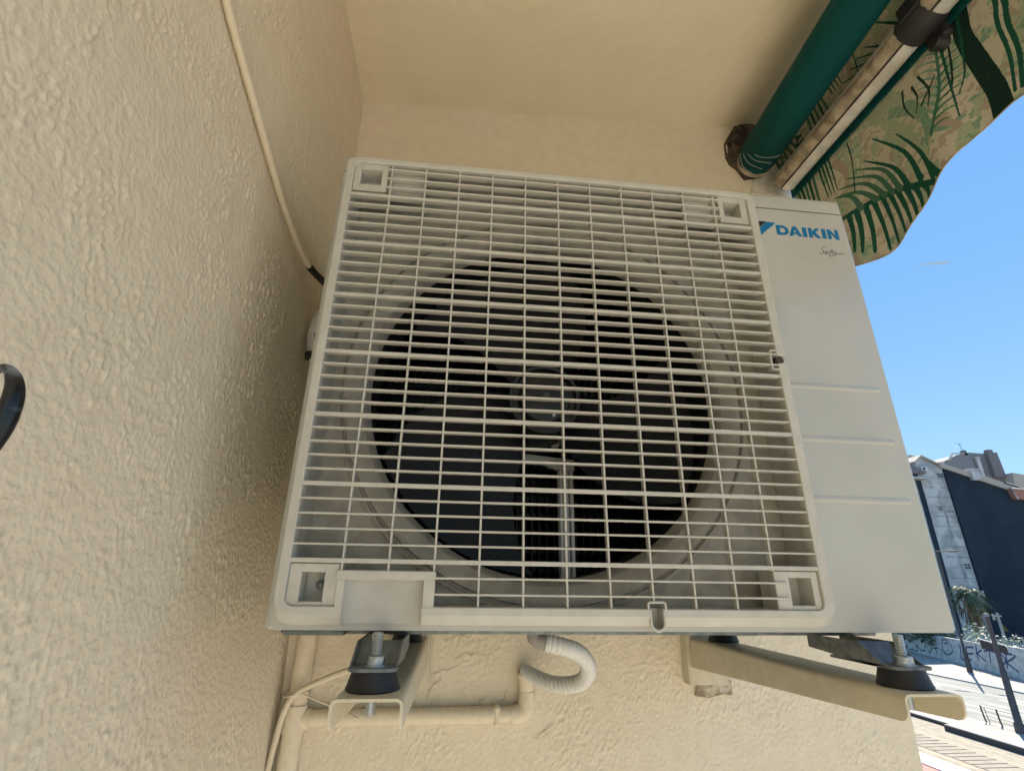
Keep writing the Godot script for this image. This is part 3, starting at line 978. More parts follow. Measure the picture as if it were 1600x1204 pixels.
func brackets() -> void:
	var labs := ["cream steel wall bracket under the unit's left end, beside the house wall", "cream steel wall bracket under the unit's right end, reaching out over the street"]
	for b in 2:
		var x0: float = [0.0603, 0.5428][b]
		var x1: float = [0.1163, 0.5988][b]
		var top := -0.0272
		var br := thing("wall_bracket", labs[b], "bracket", Vector3((x0 + x1) * 0.5, -0.1, WALL_Z), "steel brackets that carry the air conditioner")
		var st := sts()
		var zs := [0.046, 0.0455, 0.0445, 0.043, 0.041, 0.037, 0.02, -0.05, -0.15, -0.28, -0.392]
		var th := 0.0022
		var rad := 0.0055
		var rows := []
		for z in zs:
			var h := arm_depth(z)
			var outer := [Vector3(x0, top - h, z)]
			var inner := [Vector3(x0 + th, top - h, z)]
			for k in 5:
				var a := PI - PI * 0.5 * k / 4.0
				outer.append(Vector3(x0 + rad + cos(a) * rad, top - rad + sin(a) * rad, z))
				inner.append(Vector3(x0 + rad + cos(a) * (rad - th), top - rad + sin(a) * (rad - th), z))
			for k in 5:
				var a := PI * 0.5 - PI * 0.5 * k / 4.0
				outer.append(Vector3(x1 - rad + cos(a) * rad, top - rad + sin(a) * rad, z))
				inner.append(Vector3(x1 - rad + cos(a) * (rad - th), top - rad + sin(a) * (rad - th), z))
			outer.append(Vector3(x1, top - h, z))
			inner.append(Vector3(x1 - th, top - h, z))
			rows.append([outer, inner])
		var mid := Vector3((x0 + x1) * 0.5, top - 0.02, 0)
		for i in rows.size() - 1:
			for k in 11:
				var A: Array = rows[i][0]
				var Bq: Array = rows[i + 1][0]
				var o: Vector3 = (A[k] + A[k + 1]) * 0.5 - mid
				o.z = 0
				quad(st, A[k], A[k + 1], Bq[k + 1], Bq[k], o, 1)
				A = rows[i][1]
				Bq = rows[i + 1][1]
				quad(st, A[k], A[k + 1], Bq[k + 1], Bq[k], -o, 2)
			for k in [0, 11]:
				quad(st, rows[i][0][k], rows[i][1][k], rows[i + 1][1][k], rows[i + 1][0][k], Vector3.DOWN)
		for k in 11:
			quad(st, rows[0][0][k], rows[0][0][k + 1], rows[0][1][k + 1], rows[0][1][k], Vector3.BACK)
		put("arm", st, M.bracket, br)
		st = sts()
		box(st, Vector3(x0 - 0.006, -0.0955, WALL_Z + 0.001), Vector3(x0 - 0.0035, 0.26, WALL_Z + 0.022), 0.0006)
		box(st, Vector3(x1 + 0.0035, -0.0955, WALL_Z + 0.001), Vector3(x1 + 0.006, 0.26, WALL_Z + 0.022), 0.0006)
		box(st, Vector3(x0 - 0.0035, -0.0950, WALL_Z + 0.0195), Vector3(x1 + 0.0035, 0.26, WALL_Z + 0.0218), 0.0006)
		put("wall_rail", st, M.bracket, br)
		var zc := [[0.010, -0.325], [0.013, -0.330]][b] as Array
		for k in 2:
			var cx: float = [[0.0872, 0.0872], [0.5745, 0.578]][b][k]
			var z: float = zc[k]
			st = sts()
			lathe(st, [Vector2(0.001, -0.0270), Vector2(0.0222, -0.0270), Vector2(0.0228, -0.0258), Vector2(0.0215, -0.0225), Vector2(0.0192, -0.0145), Vector2(0.0186, -0.0119), Vector2(0.001, -0.0119)], Transform3D(Basis(), Vector3(cx, 0, z)), 36)
			var rm := put("rubber_mount", st, M.rubber, br)
			st = sts()
			var ridge := []
			for i in 26:
				var yy := -0.0095 + 0.0255 * i / 25.0
				ridge.append(Vector2(0.0040 if i % 2 == 0 else 0.0046, yy))
			ridge.append(Vector2(0.0036, 0.0165))
			ridge.append(Vector2(0.0003, 0.0166))
			lathe(st, ridge, Transform3D(Basis(), Vector3(cx + 0.0008, 0, z + 0.004)), 14)
			lathe(st, [Vector2(0.0042, -0.0275), Vector2(0.0042, -0.0455), Vector2(0.0003, -0.0458)], Transform3D(Basis(), Vector3(cx, 0, z)), 14, true)
			put("bolt", st, M.steel, rm)
			st = sts()
			lathe(st, [Vector2(0.0045, -0.0012), Vector2(0.0075, -0.0012), Vector2(0.0082, -0.0020), Vector2(0.0082, -0.0078), Vector2(0.0102, -0.0080), Vector2(0.0102, -0.0092)], Transform3D(Basis(Vector3.UP, 0.3), Vector3(cx + 0.0008, 0, z + 0.004)), 6)
			put("nut", st, M.steel, rm)

# ---------------------------------------------------------------- pipes, hose and cables
func pipes_and_cables() -> void:
	# drain pipe painted like the wall
	var dp := thing("drain_pipe", "cream painted drain pipe running low along the end wall to the hose", "pipe", Vector3(0.1, -0.134, -0.39))
	var st := sts()
	var zp := WALL_Z + 0.012
	tube(st, PackedVector3Array([Vector3(-0.070, -0.1365, zp), Vector3(0.05, -0.1355, zp), Vector3(0.255, -0.1340, zp)]), 0.0112, 18)
	put("pipe", st, M.pipe, dp)
	st = sts()
	tube(st, spline([Vector3(0.250, -0.1340, zp), Vector3(0.262, -0.1335, zp), Vector3(0.2708, -0.1285, zp), Vector3(0.2735, -0.118, zp), Vector3(0.2735, -0.104, zp)], 6), 0.0128, 18)
	put("elbow", st, M.pipe, dp)
	st = sts()
	tube(st, PackedVector3Array([Vector3(0.2735, -0.106, zp), Vector3(0.2725, -0.09, zp + 0.001), Vector3(0.2700, -0.077, zp + 0.004)]), [0.0118, 0.0120, 0.0124], 18)
	put("socket", st, M.pipe, dp)
	st = sts()
	tube(st, PackedVector3Array([Vector3(0.2700, -0.0778, zp + 0.004), Vector3(0.2696, -0.0745, zp + 0.0046)]), [0.0125, 0.0112], 18)
	put("sealant_ring", st, M.dirty, dp)
	st = sts()
	box(st, Vector3(0.222, -0.148, WALL_Z), Vector3(0.232, -0.121, zp + 0.0118), 0.003)
	put("clamp", st, M.pipe, dp)
	# corner pipe
	var cp := thing("corner_pipe", "upright cream pipe in the corner below the unit's left end", "pipe", Vector3(-0.08, -0.2, -0.385))
	st = sts()
	tube(st, PackedVector3Array([Vector3(-0.0690, 0.02, -0.386), Vector3(-0.0705, -0.08, -0.386), Vector3(-0.0728, -0.20, -0.385), Vector3(-0.075, -0.36, -0.384)]), 0.0145, 18)
	put("pipe", st, M.pipe, cp)
	st = sts()
	tube(st, PackedVector3Array([Vector3(-0.0716, -0.118, -0.3855), Vector3(-0.0720, -0.152, -0.3852)]), 0.0168, 18)
	tube(st, PackedVector3Array([Vector3(-0.072, -0.1365, -0.386), Vector3(-0.050, -0.1365, -0.387)]), 0.0135, 16)
	put("tee", st, M.pipe, cp)
	# cable that comes from under the unit and drops beside the corner pipe
	var cb := thing("tied_cable", "cream cable hanging in the corner, tied to the upright pipe", "cable", Vector3(-0.07, -0.1, -0.36))
	st = sts()
	tube(st, spline([Vector3(0.13, 0.012, -0.372), Vector3(0.09, -0.038, -0.368), Vector3(0.052, -0.056, -0.366), Vector3(0.015, -0.066, -0.365), Vector3(-0.035, -0.083, -0.362), Vector3(-0.070, -0.101, -0.362), Vector3(-0.083, -0.125, -0.366), Vector3(-0.089, -0.155, -0.370), Vector3(-0.095, -0.21, -0.372), Vector3(-0.10, -0.34, -0.374)], 8), 0.0042, 10)
	put("sheath", st, M.cable, cb)
	st = sts()
	var ringp := []
	for k in 17:
		var a := TAU * k / 16.0
		ringp.append(Vector3(-0.0725 + cos(a) * 0.0175, -0.1015 + 0.003 * sin(a * 2.0), -0.379 + sin(a) * 0.0215))
	tube(st, PackedVector3Array(ringp), 0.0012, 6, false)
	tube(st, PackedVector3Array([Vector3(-0.060, -0.0995, -0.3585), Vector3(-0.02, -0.113, -0.356), Vector3(0.024, -0.1305, -0.358)]), 0.0013, 6)
	put("cable_tie", st, M.cable, cb)
	# drain hose
	var hs := thing("drain_hose", "white corrugated drain hose curling from the unit into the drain pipe", "hose", Vector3(0.29, -0.05, -0.28))
	st = sts()
	tube(st, PackedVector3Array([Vector3(0.2570, 0.012, -0.205), Vector3(0.2570, -0.004, -0.205), Vector3(0.2580, -0.010, -0.205), Vector3(0.262, -0.0135, -0.204), Vector3(0.274, -0.0150, -0.203)]), [0.0092, 0.0092, 0.0096, 0.0096, 0.0096], 18)
	put("spigot", st, M.spigot, hs)
	st = sts()
	var path := spline([Vector3(0.272, -0.0150, -0.203), Vector3(0.292, -0.0195, -0.203), Vector3(0.316, -0.0275, -0.215), Vector3(0.3345, -0.043, -0.238), Vector3(0.3405, -0.060, -0.262), Vector3(0.335, -0.074, -0.285), Vector3(0.318, -0.082, -0.312), Vector3(0.299, -0.0835, -0.340), Vector3(0.283, -0.080, -0.365), Vector3(0.2705, -0.0765, -0.383)], 16)
	var rr := []
	for i in path.size():
		rr.append(0.0104 + (0.0008 if i % 4 < 2 else -0.0005))
	tube(st, path, rr, 20)
	put("corrugated_tube", st, M.hose, hs)
	# cable on the house wall
	var wc := thing("wall_cable", "cream cable running down the house wall, ending in a black sleeve", "cable", Vector3(WALL_X, 0.56, 0.0))
	st = sts()
	var wx := WALL_X + 0.0085
	tube(st, spline([Vector3(wx, 0.68, 0.42), Vector3(wx, 0.640, 0.26), Vector3(wx, 0.6075, 0.168), Vector3(wx, 0.5890, 0.122), Vector3(wx + 0.001, 0.5575, 0.029), Vector3(wx + 0.001, 0.5290, -0.075), Vector3(wx + 0.004, 0.5140, -0.160), Vector3(wx + 0.008, 0.5110, -0.193)], 8), 0.0045, 10)
	put("sheath", st, M.cable, wc)
	st = sts()
	tube(st, spline([Vector3(wx + 0.006, 0.5120, -0.185), Vector3(wx + 0.014, 0.5090, -0.207), Vector3(wx + 0.030, 0.5000, -0.225), Vector3(wx + 0.052, 0.4850, -0.240), Vector3(wx + 0.085, 0.462, -0.262)], 6), [0.0035] + range(24).map(func(_i): return 0.0056), 10)
	put("black_sleeve", st, M.blackrubber, wc)
	# insulated pipes behind the left side of the unit
	var pb := thing("refrigerant_pipes", "taped refrigerant pipes in the gap behind the unit's left side", "pipes", Vector3(-0.07, 0.42, -0.25))
	st = sts()
	tube(st, spline([Vector3(-0.050, 0.478, -0.300), Vector3(-0.080, 0.468, -0.262), Vector3(-0.089, 0.440, -0.250), Vector3(-0.0885, 0.405, -0.252), Vector3(-0.076, 0.36, -0.262), Vector3(-0.05, 0.30, -0.28)], 6), 0.014, 12)
	put("insulation", st, M.insul, pb)
	st = sts()
	tube(st, spline([Vector3(-0.040, 0.505, -0.31), Vector3(-0.080, 0.484, -0.262), Vector3(-0.097, 0.435, -0.262), Vector3(-0.096, 0.395, -0.264), Vector3(-0.07, 0.33, -0.28)], 6), 0.007, 10)
	for yy in [0.418, 0.388]:
		tube(st, PackedVector3Array([Vector3(-0.0890, yy + 0.004, -0.2505), Vector3(-0.0880, yy - 0.006, -0.2520)]), 0.0150, 12)
	put("black_tape", st, M.blackrubber, pb)

# ---------------------------------------------------------------- awning
const VX := 0.925

func wave(z: float) -> float:
	return 0.683 - 0.040 * cos(TAU * (z + 0.20) / 0.48) + 0.002 * sin(z * 31.0)

func awning() -> void:
	var aw := thing("awning", "rolled awning with dark green back, white front bar and palm leaf valance", "awning", Vector3(0.88, 1.0, 0.2))
	# roller with the cloth wound on it, its back outwards; slightly askew
	var dir := Vector3(-0.055, 0.0, 1.0)
	var a := Vector3(0.832, 1.0225, -0.372)
	var st := sts()
	var pts := PackedVector3Array()
	var rr := []
	var prof := [[0.0, 0.0395], [0.004, 0.0412], [0.012, 0.0416], [0.0121, 0.0424], [0.022, 0.0428], [0.0221, 0.0434], [0.035, 0.0436], [0.0351, 0.0440], [0.2, 0.0442], [0.6, 0.0444], [1.6, 0.0444]]
	for p in prof:
		pts.append(a + dir * p[0])
		rr.append(p[1])
	tube(st, pts, rr, 48)
	put("cloth_roll", st, M.teal, aw)
	st = sts()
	tube(st, PackedVector3Array([a + dir * -0.012, a + dir * -0.003, a + dir * 0.0005]), [0.0380, 0.0405, 0.0405], 40)
	put("roller_end", st, M.alu_brown, aw)
	st = sts()
	# loose threads on the end of the roll
	for k in 4:
		var c := []
		for i in 12:
			var an := PI * (0.95 + 0.1 * k) + i * 0.13
			c.append(a + dir * (0.014 + k * 0.012 + 0.0012 * sin(i * 0.8 + k) + 0.0007 * i * (k - 1.5)) + Vector3(cos(an), sin(an), 0) * 0.0445)
		tube(st, PackedVector3Array(c), 0.0004, 4)
	put("loose_threads", st, M.hose, aw)
	# mounting plate
	st = sts()
	var mp := PackedVector2Array([Vector2(0.776, 1.055), Vector2(0.779, 1.10), Vector2(0.806, 1.150), Vector2(0.832, 1.158), Vector2(0.89, 1.158), Vector2(0.885, 1.06), Vector2(0.86, 1.0), Vector2(0.815, 0.988), Vector2(0.798, 1.018), Vector2(0.782, 1.032)])
	prism(st, mp, WALL_Z - 0.002, -0.384)
	var mp2 := PackedVector2Array()
	for p in mp:
		mp2.append(Vector2(0.832, 1.08) + (p - Vector2(0.832, 1.08)) * 0.88)
	prism(st, mp2, -0.3841, -0.372)
	put("mounting_plate", st, M.rust, aw)
	st = sts()
	tube(st, PackedVector3Array([Vector3(0.785, 1.105, -0.39), Vector3(0.808, 1.153, -0.388), Vector3(0.835, 1.1605, -0.388)]), 0.003, 6)
	tube(st, PackedVector3Array([Vector3(0.779, 1.06, -0.388), Vector3(0.7785, 1.085, -0.388)]), 0.003, 6)
	put("caulk_bead", st, M.plaster, aw)
	# front bar: a D shaped aluminium section with a groove
	var c := Vector2(0.8935, 0.957)
	var sec := PackedVector2Array()
	for k in 15:
		var an := deg_to_rad(172.0 + 150.0 * k / 14.0)
		sec.append(c + Vector2(cos(an) * 0.026, sin(an) * 0.0245))
	sec.append(c + Vector2(0.026, 0.004))
	sec.append(c + Vector2(0.020, 0.024))
	sec.append(c + Vector2(-0.018, 0.024))
	st = sts()
	prism(st, sec, -0.362, 1.3)
	put("front_bar", st, M.alu, aw)
	st = sts()
	var sec2 := PackedVector2Array()
	for k in 6:
		var an := deg_to_rad(172.0 + 58.0 * k / 5.0)
		sec2.append(c + Vector2(cos(an) * 0.0272, sin(an) * 0.0257))
	for k in 6:
		var an := deg_to_rad(230.0 - 58.0 * k / 5.0)
		sec2.append(c + Vector2(cos(an) * 0.0262, sin(an) * 0.0247))
	prism(st, sec2, -0.3615, 1.3)
	put("weathered_face", st, M.alu_brown, aw)
	st = sts()
	var an0 := deg_to_rad(236.0)
	var gp := c + Vector2(cos(an0) * 0.0262, sin(an0) * 0.0247)
	tube(st, PackedVector3Array([Vector3(gp.x, gp.y, -0.3618), Vector3(gp.x, gp.y, 1.3)]), 0.0021, 6)
	put("groove", st, M.rust, aw)
	# clip on the bar
	st = sts()
	tube(st, PackedVector3Array([Vector3(c.x, c.y, -0.014), Vector3(c.x, c.y, -0.011), Vector3(c.x, c.y, 0.035), Vector3(c.x, c.y, 0.04)]), [0.027, 0.0295, 0.0295, 0.027], 12)
	box(st, Vector3(0.915, 0.914, -0.012), Vector3(0.934, 0.962, 0.028), 0.006)
	box(st, Vector3(0.862, 0.955, 0.0), Vector3(0.88, 0.99, 0.04), 0.004)
	tube(st, PackedVector3Array([Vector3(0.912, 0.916, 0.006), Vector3(0.940, 0.908, 0.012)]), 0.011, 10)
	put("folding_arm_knuckle", st, M.clip, aw)
	# cloth between roller and bar, and the hanging valance
	var tex := leaf_print()
	var fab := StandardMaterial3D.new()
	fab.albedo_texture = tex
	fab.roughness = 0.9
	fab.metallic_specular = 0.2
	fab.backlight = lin(0.62, 0.62, 0.60)
	fab.cull_mode = BaseMaterial3D.CULL_DISABLED
	M.fabric = fab
	st = sts()
	st.set_smooth_group(0)
	var nu := 90
	var nv := 14
	var P := func(i: int, j: int) -> Vector3:
		var z := lerpf(-0.383, 1.25, float(i) / nu)
		var f := float(j) / nv
		var y := lerpf(0.966, wave(z), f)
		return Vector3(VX + 0.010 * sin(z * 26.0) * f + 0.004 * sin(z * 61.0 + 1.0) * f, y, z)
	var U := func(p: Vector3) -> Vector2: return Vector2((p.z + 0.39) / 0.62, (0.97 - p.y) / 0.36)
	var U2 := func(p: Vector3) -> Vector2: return Vector2((p.z + 0.30) / 0.62, (1.17 - p.y) / 0.36)
	var em := func(to: SurfaceTool, list: Array, uvf: Callable):
		for p in list:
			to.set_uv(uvf.call(p))
			to.add_vertex(p)
	for i in nu:
		for j in nv:
			var p00: Vector3 = P.call(i, j)
			var p10: Vector3 = P.call(i + 1, j)
			var p11: Vector3 = P.call(i + 1, j + 1)
			var p01: Vector3 = P.call(i, j + 1)
			em.call(st, [p00, p10, p11, p00, p11, p01], U)
	put("valance", st, fab, aw)
	st = sts()
	st.set_smooth_group(0)
	for i in 30:
		for j in 6:
			var q := func(ii: int, jj: int) -> Vector3:
				var z := lerpf(-0.425, 1.25, ii / 30.0)
				var f := jj / 6.0
				return Vector3(lerpf(0.893, 0.9215, f) + 0.004 * sin(z * 40.0) * f * (1.0 - f), lerpf(1.15, 0.972, f), z + 0.03 * (1.0 - f))
			em.call(st, [q.call(i, j), q.call(i + 1, j), q.call(i + 1, j + 1), q.call(i, j), q.call(i + 1, j + 1), q.call(i, j + 1)], U2)
	put("awning_cloth", st, fab, aw)
	st = sts()
	box(st, Vector3(0.9205, 0.930, -0.384), Vector3(0.9235, 0.978, 1.25), 0.0008)
	put("green_hem", st, M.teal, aw)
	st = sts()
	# stitched binding along the wavy edge
	var e := PackedVector3Array()
	for i in 181:
		var z := lerpf(-0.383, 1.25, i / 180.0)
		e.append(Vector3(VX + 0.010 * sin(z * 26.0) + 0.004 * sin(z * 61.0 + 1.0), wave(z) - 0.0004, z))
	tube(st, e, 0.0011, 6)
	put("edge_binding", st, M.alu_brown, aw)

# the printed palm leaves, as paint on the cloth: u along the street edge, v downwards
func leaf_print() -> ImageTexture:
	var W := 1024
	var H := 600
	var im := Image.create(W, H, false, Image.FORMAT_RGBA8)
	var na := FastNoiseLite.new()
	na.seed = 2
	na.frequency = 0.011
	na.fractal_octaves = 3
	var nb := FastNoiseLite.new()
	nb.seed = 12
	nb.frequency = 0.02
	nb.fractal_octaves = 4
	var beige := lin(0.52, 0.495, 0.39)
	var taupe := lin(0.37, 0.315, 0.245)
	var pale := lin(0.34, 0.41, 0.285)
	var mint := lin(0.19, 0.315, 0.22)
	for y in H:
		for x in W:
			var a := na.get_noise_2d(x, y * 0.6)
			var b := nb.get_noise_2d(x + 400.0, y)
			var c := beige
			if a > 0.08: c = beige.lerp(pale, clampf((a - 0.08) * 12.0, 0, 0.9))
			if b > 0.22: c = c.lerp(taupe, clampf((b - 0.22) * 14.0, 0, 0.85))
			if b < -0.3 and a > 0.0: c = c.lerp(mint, clampf((-0.3 - b) * 10.0, 0, 0.9))
			im.set_pixel(x, y, c)
	var dk := lin(0.015, 0.085, 0.055)
	var md := lin(0.06, 0.155, 0.10)
	var bl := lin(0.012, 0.035, 0.027)
	# soft grounds under the drawing
	for k in [[440, 150, 500, 250, 520, 330], [470, 140, 540, 220, 560, 330], [520, 170, 560, 250, 540, 350], [430, 200, 480, 260, 540, 300], [560, 300, 600, 340, 640, 345]]:
		stroke(im, [Vector2(k[0], k[1]), Vector2(k[2], k[3]), Vector2(k[4], k[5])], 17, 4, mint if k[0] > 450 else pale)
	stroke(im, [Vector2(580, 300), Vector2(622, 363), Vector2(577, 361)], 12, 3, taupe)
	stroke(im, [Vector2(232, 105), Vector2(262, 170), Vector2(250, 235)], 16, 8, taupe)
	stroke(im, [Vector2(900, 60), Vector2(870, 220), Vector2(930, 420)], 50, 30, pale)
	frond(im, Vector2(330, 60), Vector2(440, 120), Vector2(520, 260), 11, 70, 6, pale, 1)
	frond(im, Vector2(560, 330), Vector2(620, 220), Vector2(640, 60), 11, 70, 7, mint, 1)
	frond(im, Vector2(560, 330), Vector2(620, 220), Vector2(640, 60), 11, 60, 6, md, -1)
	frond(im, Vector2(240, 300), Vector2(330, 200), Vector2(350, 60), 10, 60, 6, pale, -1)
	# the big leaf at the wall end: thick blades below the rib, curved thin ones above
	stroke(im, [Vector2(190, 330), Vector2(217, 334), Vector2(313, 345), Vector2(391, 379), Vector2(465, 422), Vector2(529, 469)], 7, 9, dk)
	for k in [[234, 347, 223, 481], [261, 350, 246, 498], [290, 350, 277, 520], [317, 350, 317, 540], [350, 362, 351, 545], [380, 375, 390, 545], [409, 392, 419, 540], [437, 405, 443, 530], [463, 420, 466, 512], [493, 445, 492, 496]]:
		var a := Vector2(k[0], k[1])
		var b := Vector2(k[2], k[3])
		stroke(im, [a, a.lerp(b, 0.5) + Vector2(5, 0), b], 9.5, 5, dk)
	for k in [[276, 341, 256, 276, 195, 231], [329, 351, 284, 282, 204, 235], [361, 365, 308, 267, 221, 215], [391, 379, 352, 280, 258, 200], [420, 393, 386, 285, 292, 193], [446, 409, 421, 311, 331, 193], [488, 419, 467, 295, 383, 150], [528, 449, 513, 343, 460, 212], [546, 458, 533, 413, 514, 361]]:
		stroke(im, [Vector2(k[0], k[1]), Vector2(k[2], k[3]), Vector2(k[4], k[5])], 10, 2, dk if k[0] > 440 else md)
	# the broad dark blade and the long wavy stems beside it
	stroke(im, [Vector2(700, -20), Vector2(716, 40), Vector2(702, 132), Vector2(708, 238), Vector2(715, 348), Vector2(708, 420)], 20, 25, bl)
	stroke(im, [Vector2(788, 60), Vector2(788, 125), Vector2(773, 187), Vector2(766, 291), Vector2(745, 390)], 7, 4, dk)
	stroke(im, [Vector2(806, 60), Vector2(803, 149), Vector2(790, 209), Vector2(783, 303), Vector2(760, 395)], 8, 5, dk)
	stroke(im, [Vector2(710, 52), Vector2(691, 149), Vector2(672, 227), Vector2(644, 274)], 5, 2, dk)
	stroke(im, [Vector2(672, 40), Vector2(662, 130), Vector2(640, 230), Vector2(618, 250)], 4, 2, bl)
	stroke(im, [Vector2(648, 97), Vector2(639, 190), Vector2(629, 339)], 5, 2, dk)
	stroke(im, [Vector2(550, 130), Vector2(556, 180), Vector2(540, 225)], 4, 2, bl)
	stroke(im, [Vector2(561, 215), Vector2(590, 190), Vector2(615, 159)], 4, 2, bl)
	stroke(im, [Vector2(575, 120), Vector2(590, 190), Vector2(575, 240)], 4, 2, bl)
	stroke(im, [Vector2(520, 110), Vector2(512, 170), Vector2(530, 235)], 4, 2, bl)
	# dark grasses near the wall
	stroke(im, [Vector2(296, 76), Vector2(293, 154), Vector2(272, 272)], 3, 2, bl)
	for k in 4:
		stroke(im, [Vector2(160 + k * 16, 40), Vector2(166 + k * 16, 130 - k * 6), Vector2(176 + k * 14, 215)], 6, 2, dk)
	for k in 5:
		stroke(im, [Vector2(30 + k * 24, 20), Vector2(50 + k * 20, 150), Vector2(36 + k * 26, 330)], 9, 2, dk if k % 2 else md)
		stroke(im, [Vector2(845 + k * 34, -10), Vector2(835 + k * 30, 130), Vector2(862 + k * 22, 300)], 8, 2, dk if k % 2 else md)
	frond(im, Vector2(840, 520), Vector2(900, 350), Vector2(1010, 200), 12, 130, 9, md, 1)
	frond(im, Vector2(840, 520), Vector2(900, 350), Vector2(1010, 200), 12, 110, 9, dk, -1)
	return ImageTexture.create_from_image(im)

func frond(im: Image, a: Vector2, b: Vector2, c: Vector2, n: int, length: float, w: float, col: Color, side: int) -> void:
	stroke(im, [a, b.lerp(a.lerp(c, 0.5), 0.35), c], 5, 4, col)
	for k in n:
		var f := (k + 0.6) / n
		var p := a.lerp(b, f).lerp(b.lerp(c, f), f)
		var d := (b.lerp(c, f) - a.lerp(b, f)).normalized()
		var q := d.orthogonal() * side
		var l := length * (0.45 + 0.75 * sin(PI * (0.15 + 0.75 * f)))
		var tip := p + (q * 0.92 + d * 0.35) * l
		stroke(im, [p, p.lerp(tip, 0.5) + d * l * 0.12, tip], w * 0.75, 1.2, col)

func stroke(im: Image, p: Array, w0: float, w1: float, col: Color) -> void:
	var pts := []
	for q in p:
		pts.append(Vector3(q.x, q.y, 0))
	var s := spline(pts, 14)
	for i in s.size() - 1:
		var r0 := lerpf(w0, w1, float(i) / (s.size() - 1))
		var steps := maxi(1, int(s[i].distance_to(s[i + 1]) / 2.0))
		for k in steps:
			var c := s[i].lerp(s[i + 1], float(k) / steps)
			var r := maxf(r0, 1.0)
			im.fill_rect(Rect2i(int(c.x - r), int(c.y - r * 0.55), int(2 * r), maxi(1, int(r * 1.1))), col)
			im.fill_rect(Rect2i(int(c.x - r * 0.55), int(c.y - r), maxi(1, int(r * 1.1)), int(2 * r)), col)

# ---------------------------------------------------------------- wrought iron at the left edge
func scroll_bar() -> void:
	var t := thing("iron_scroll", "curled black wrought iron bar with worn paint, close by the house wall", "iron bar", Vector3(-0.06, 0.12, 0.28))
	var st := sts()
	var pts := spline([Vector3(-0.0604, 0.1325, 0.2745), Vector3(-0.0596, 0.1405, 0.2753), Vector3(-0.0567, 0.1449, 0.2761), Vector3(-0.0529, 0.1463, 0.2769), Vector3(-0.0491, 0.1437, 0.2769), Vector3(-0.0460, 0.1381, 0.2769), Vector3(-0.0446, 0.1301, 0.2769), Vector3(-0.0450, 0.1197, 0.2769), Vector3(-0.0480, 0.1077, 0.2769), Vector3(-0.0520, 0.0941, 0.2761), Vector3(-0.0564, 0.0765, 0.2753), Vector3(-0.0612, 0.0445, 0.2729)], 8)
	var rr := []
	for i in pts.size():
		rr.append(lerpf(0.0018, 0.0045, smoothstep(0.1, 0.65, float(i) / pts.size())))
	tube(st, pts, rr, 14, true, 0.8)
	put("scroll", st, M.iron, t)

func contrail() -> void:
	var st := sts()
	tube(st, PackedVector3Array([Vector3(3551, 2370, -3000), Vector3(3720, 2402, -3000), Vector3(3800, 2416, -3000), Vector3(3881, 2430, -3000)]), [2.0, 10.0, 11.0, 2.0], 8)
	var m := mat("vapour", lin(0.85, 0.85, 0.85), 1.0)
	m.transparency = BaseMaterial3D.TRANSPARENCY_ALPHA
	m.albedo_color.a = 0.5
	tag(put("contrail_cloud", st, m), "thin white vapour trail in the blue sky", "contrail")

# ---------------------------------------------------------------- the street
const GY := -8.0

func slab(called: String, a: Vector3, b: Vector3, m: Material, ch := 0.0) -> void:
	var st := sts()
	box(st, a, b, ch)
	tag(put(called, st, m), "", "", "", "structure")

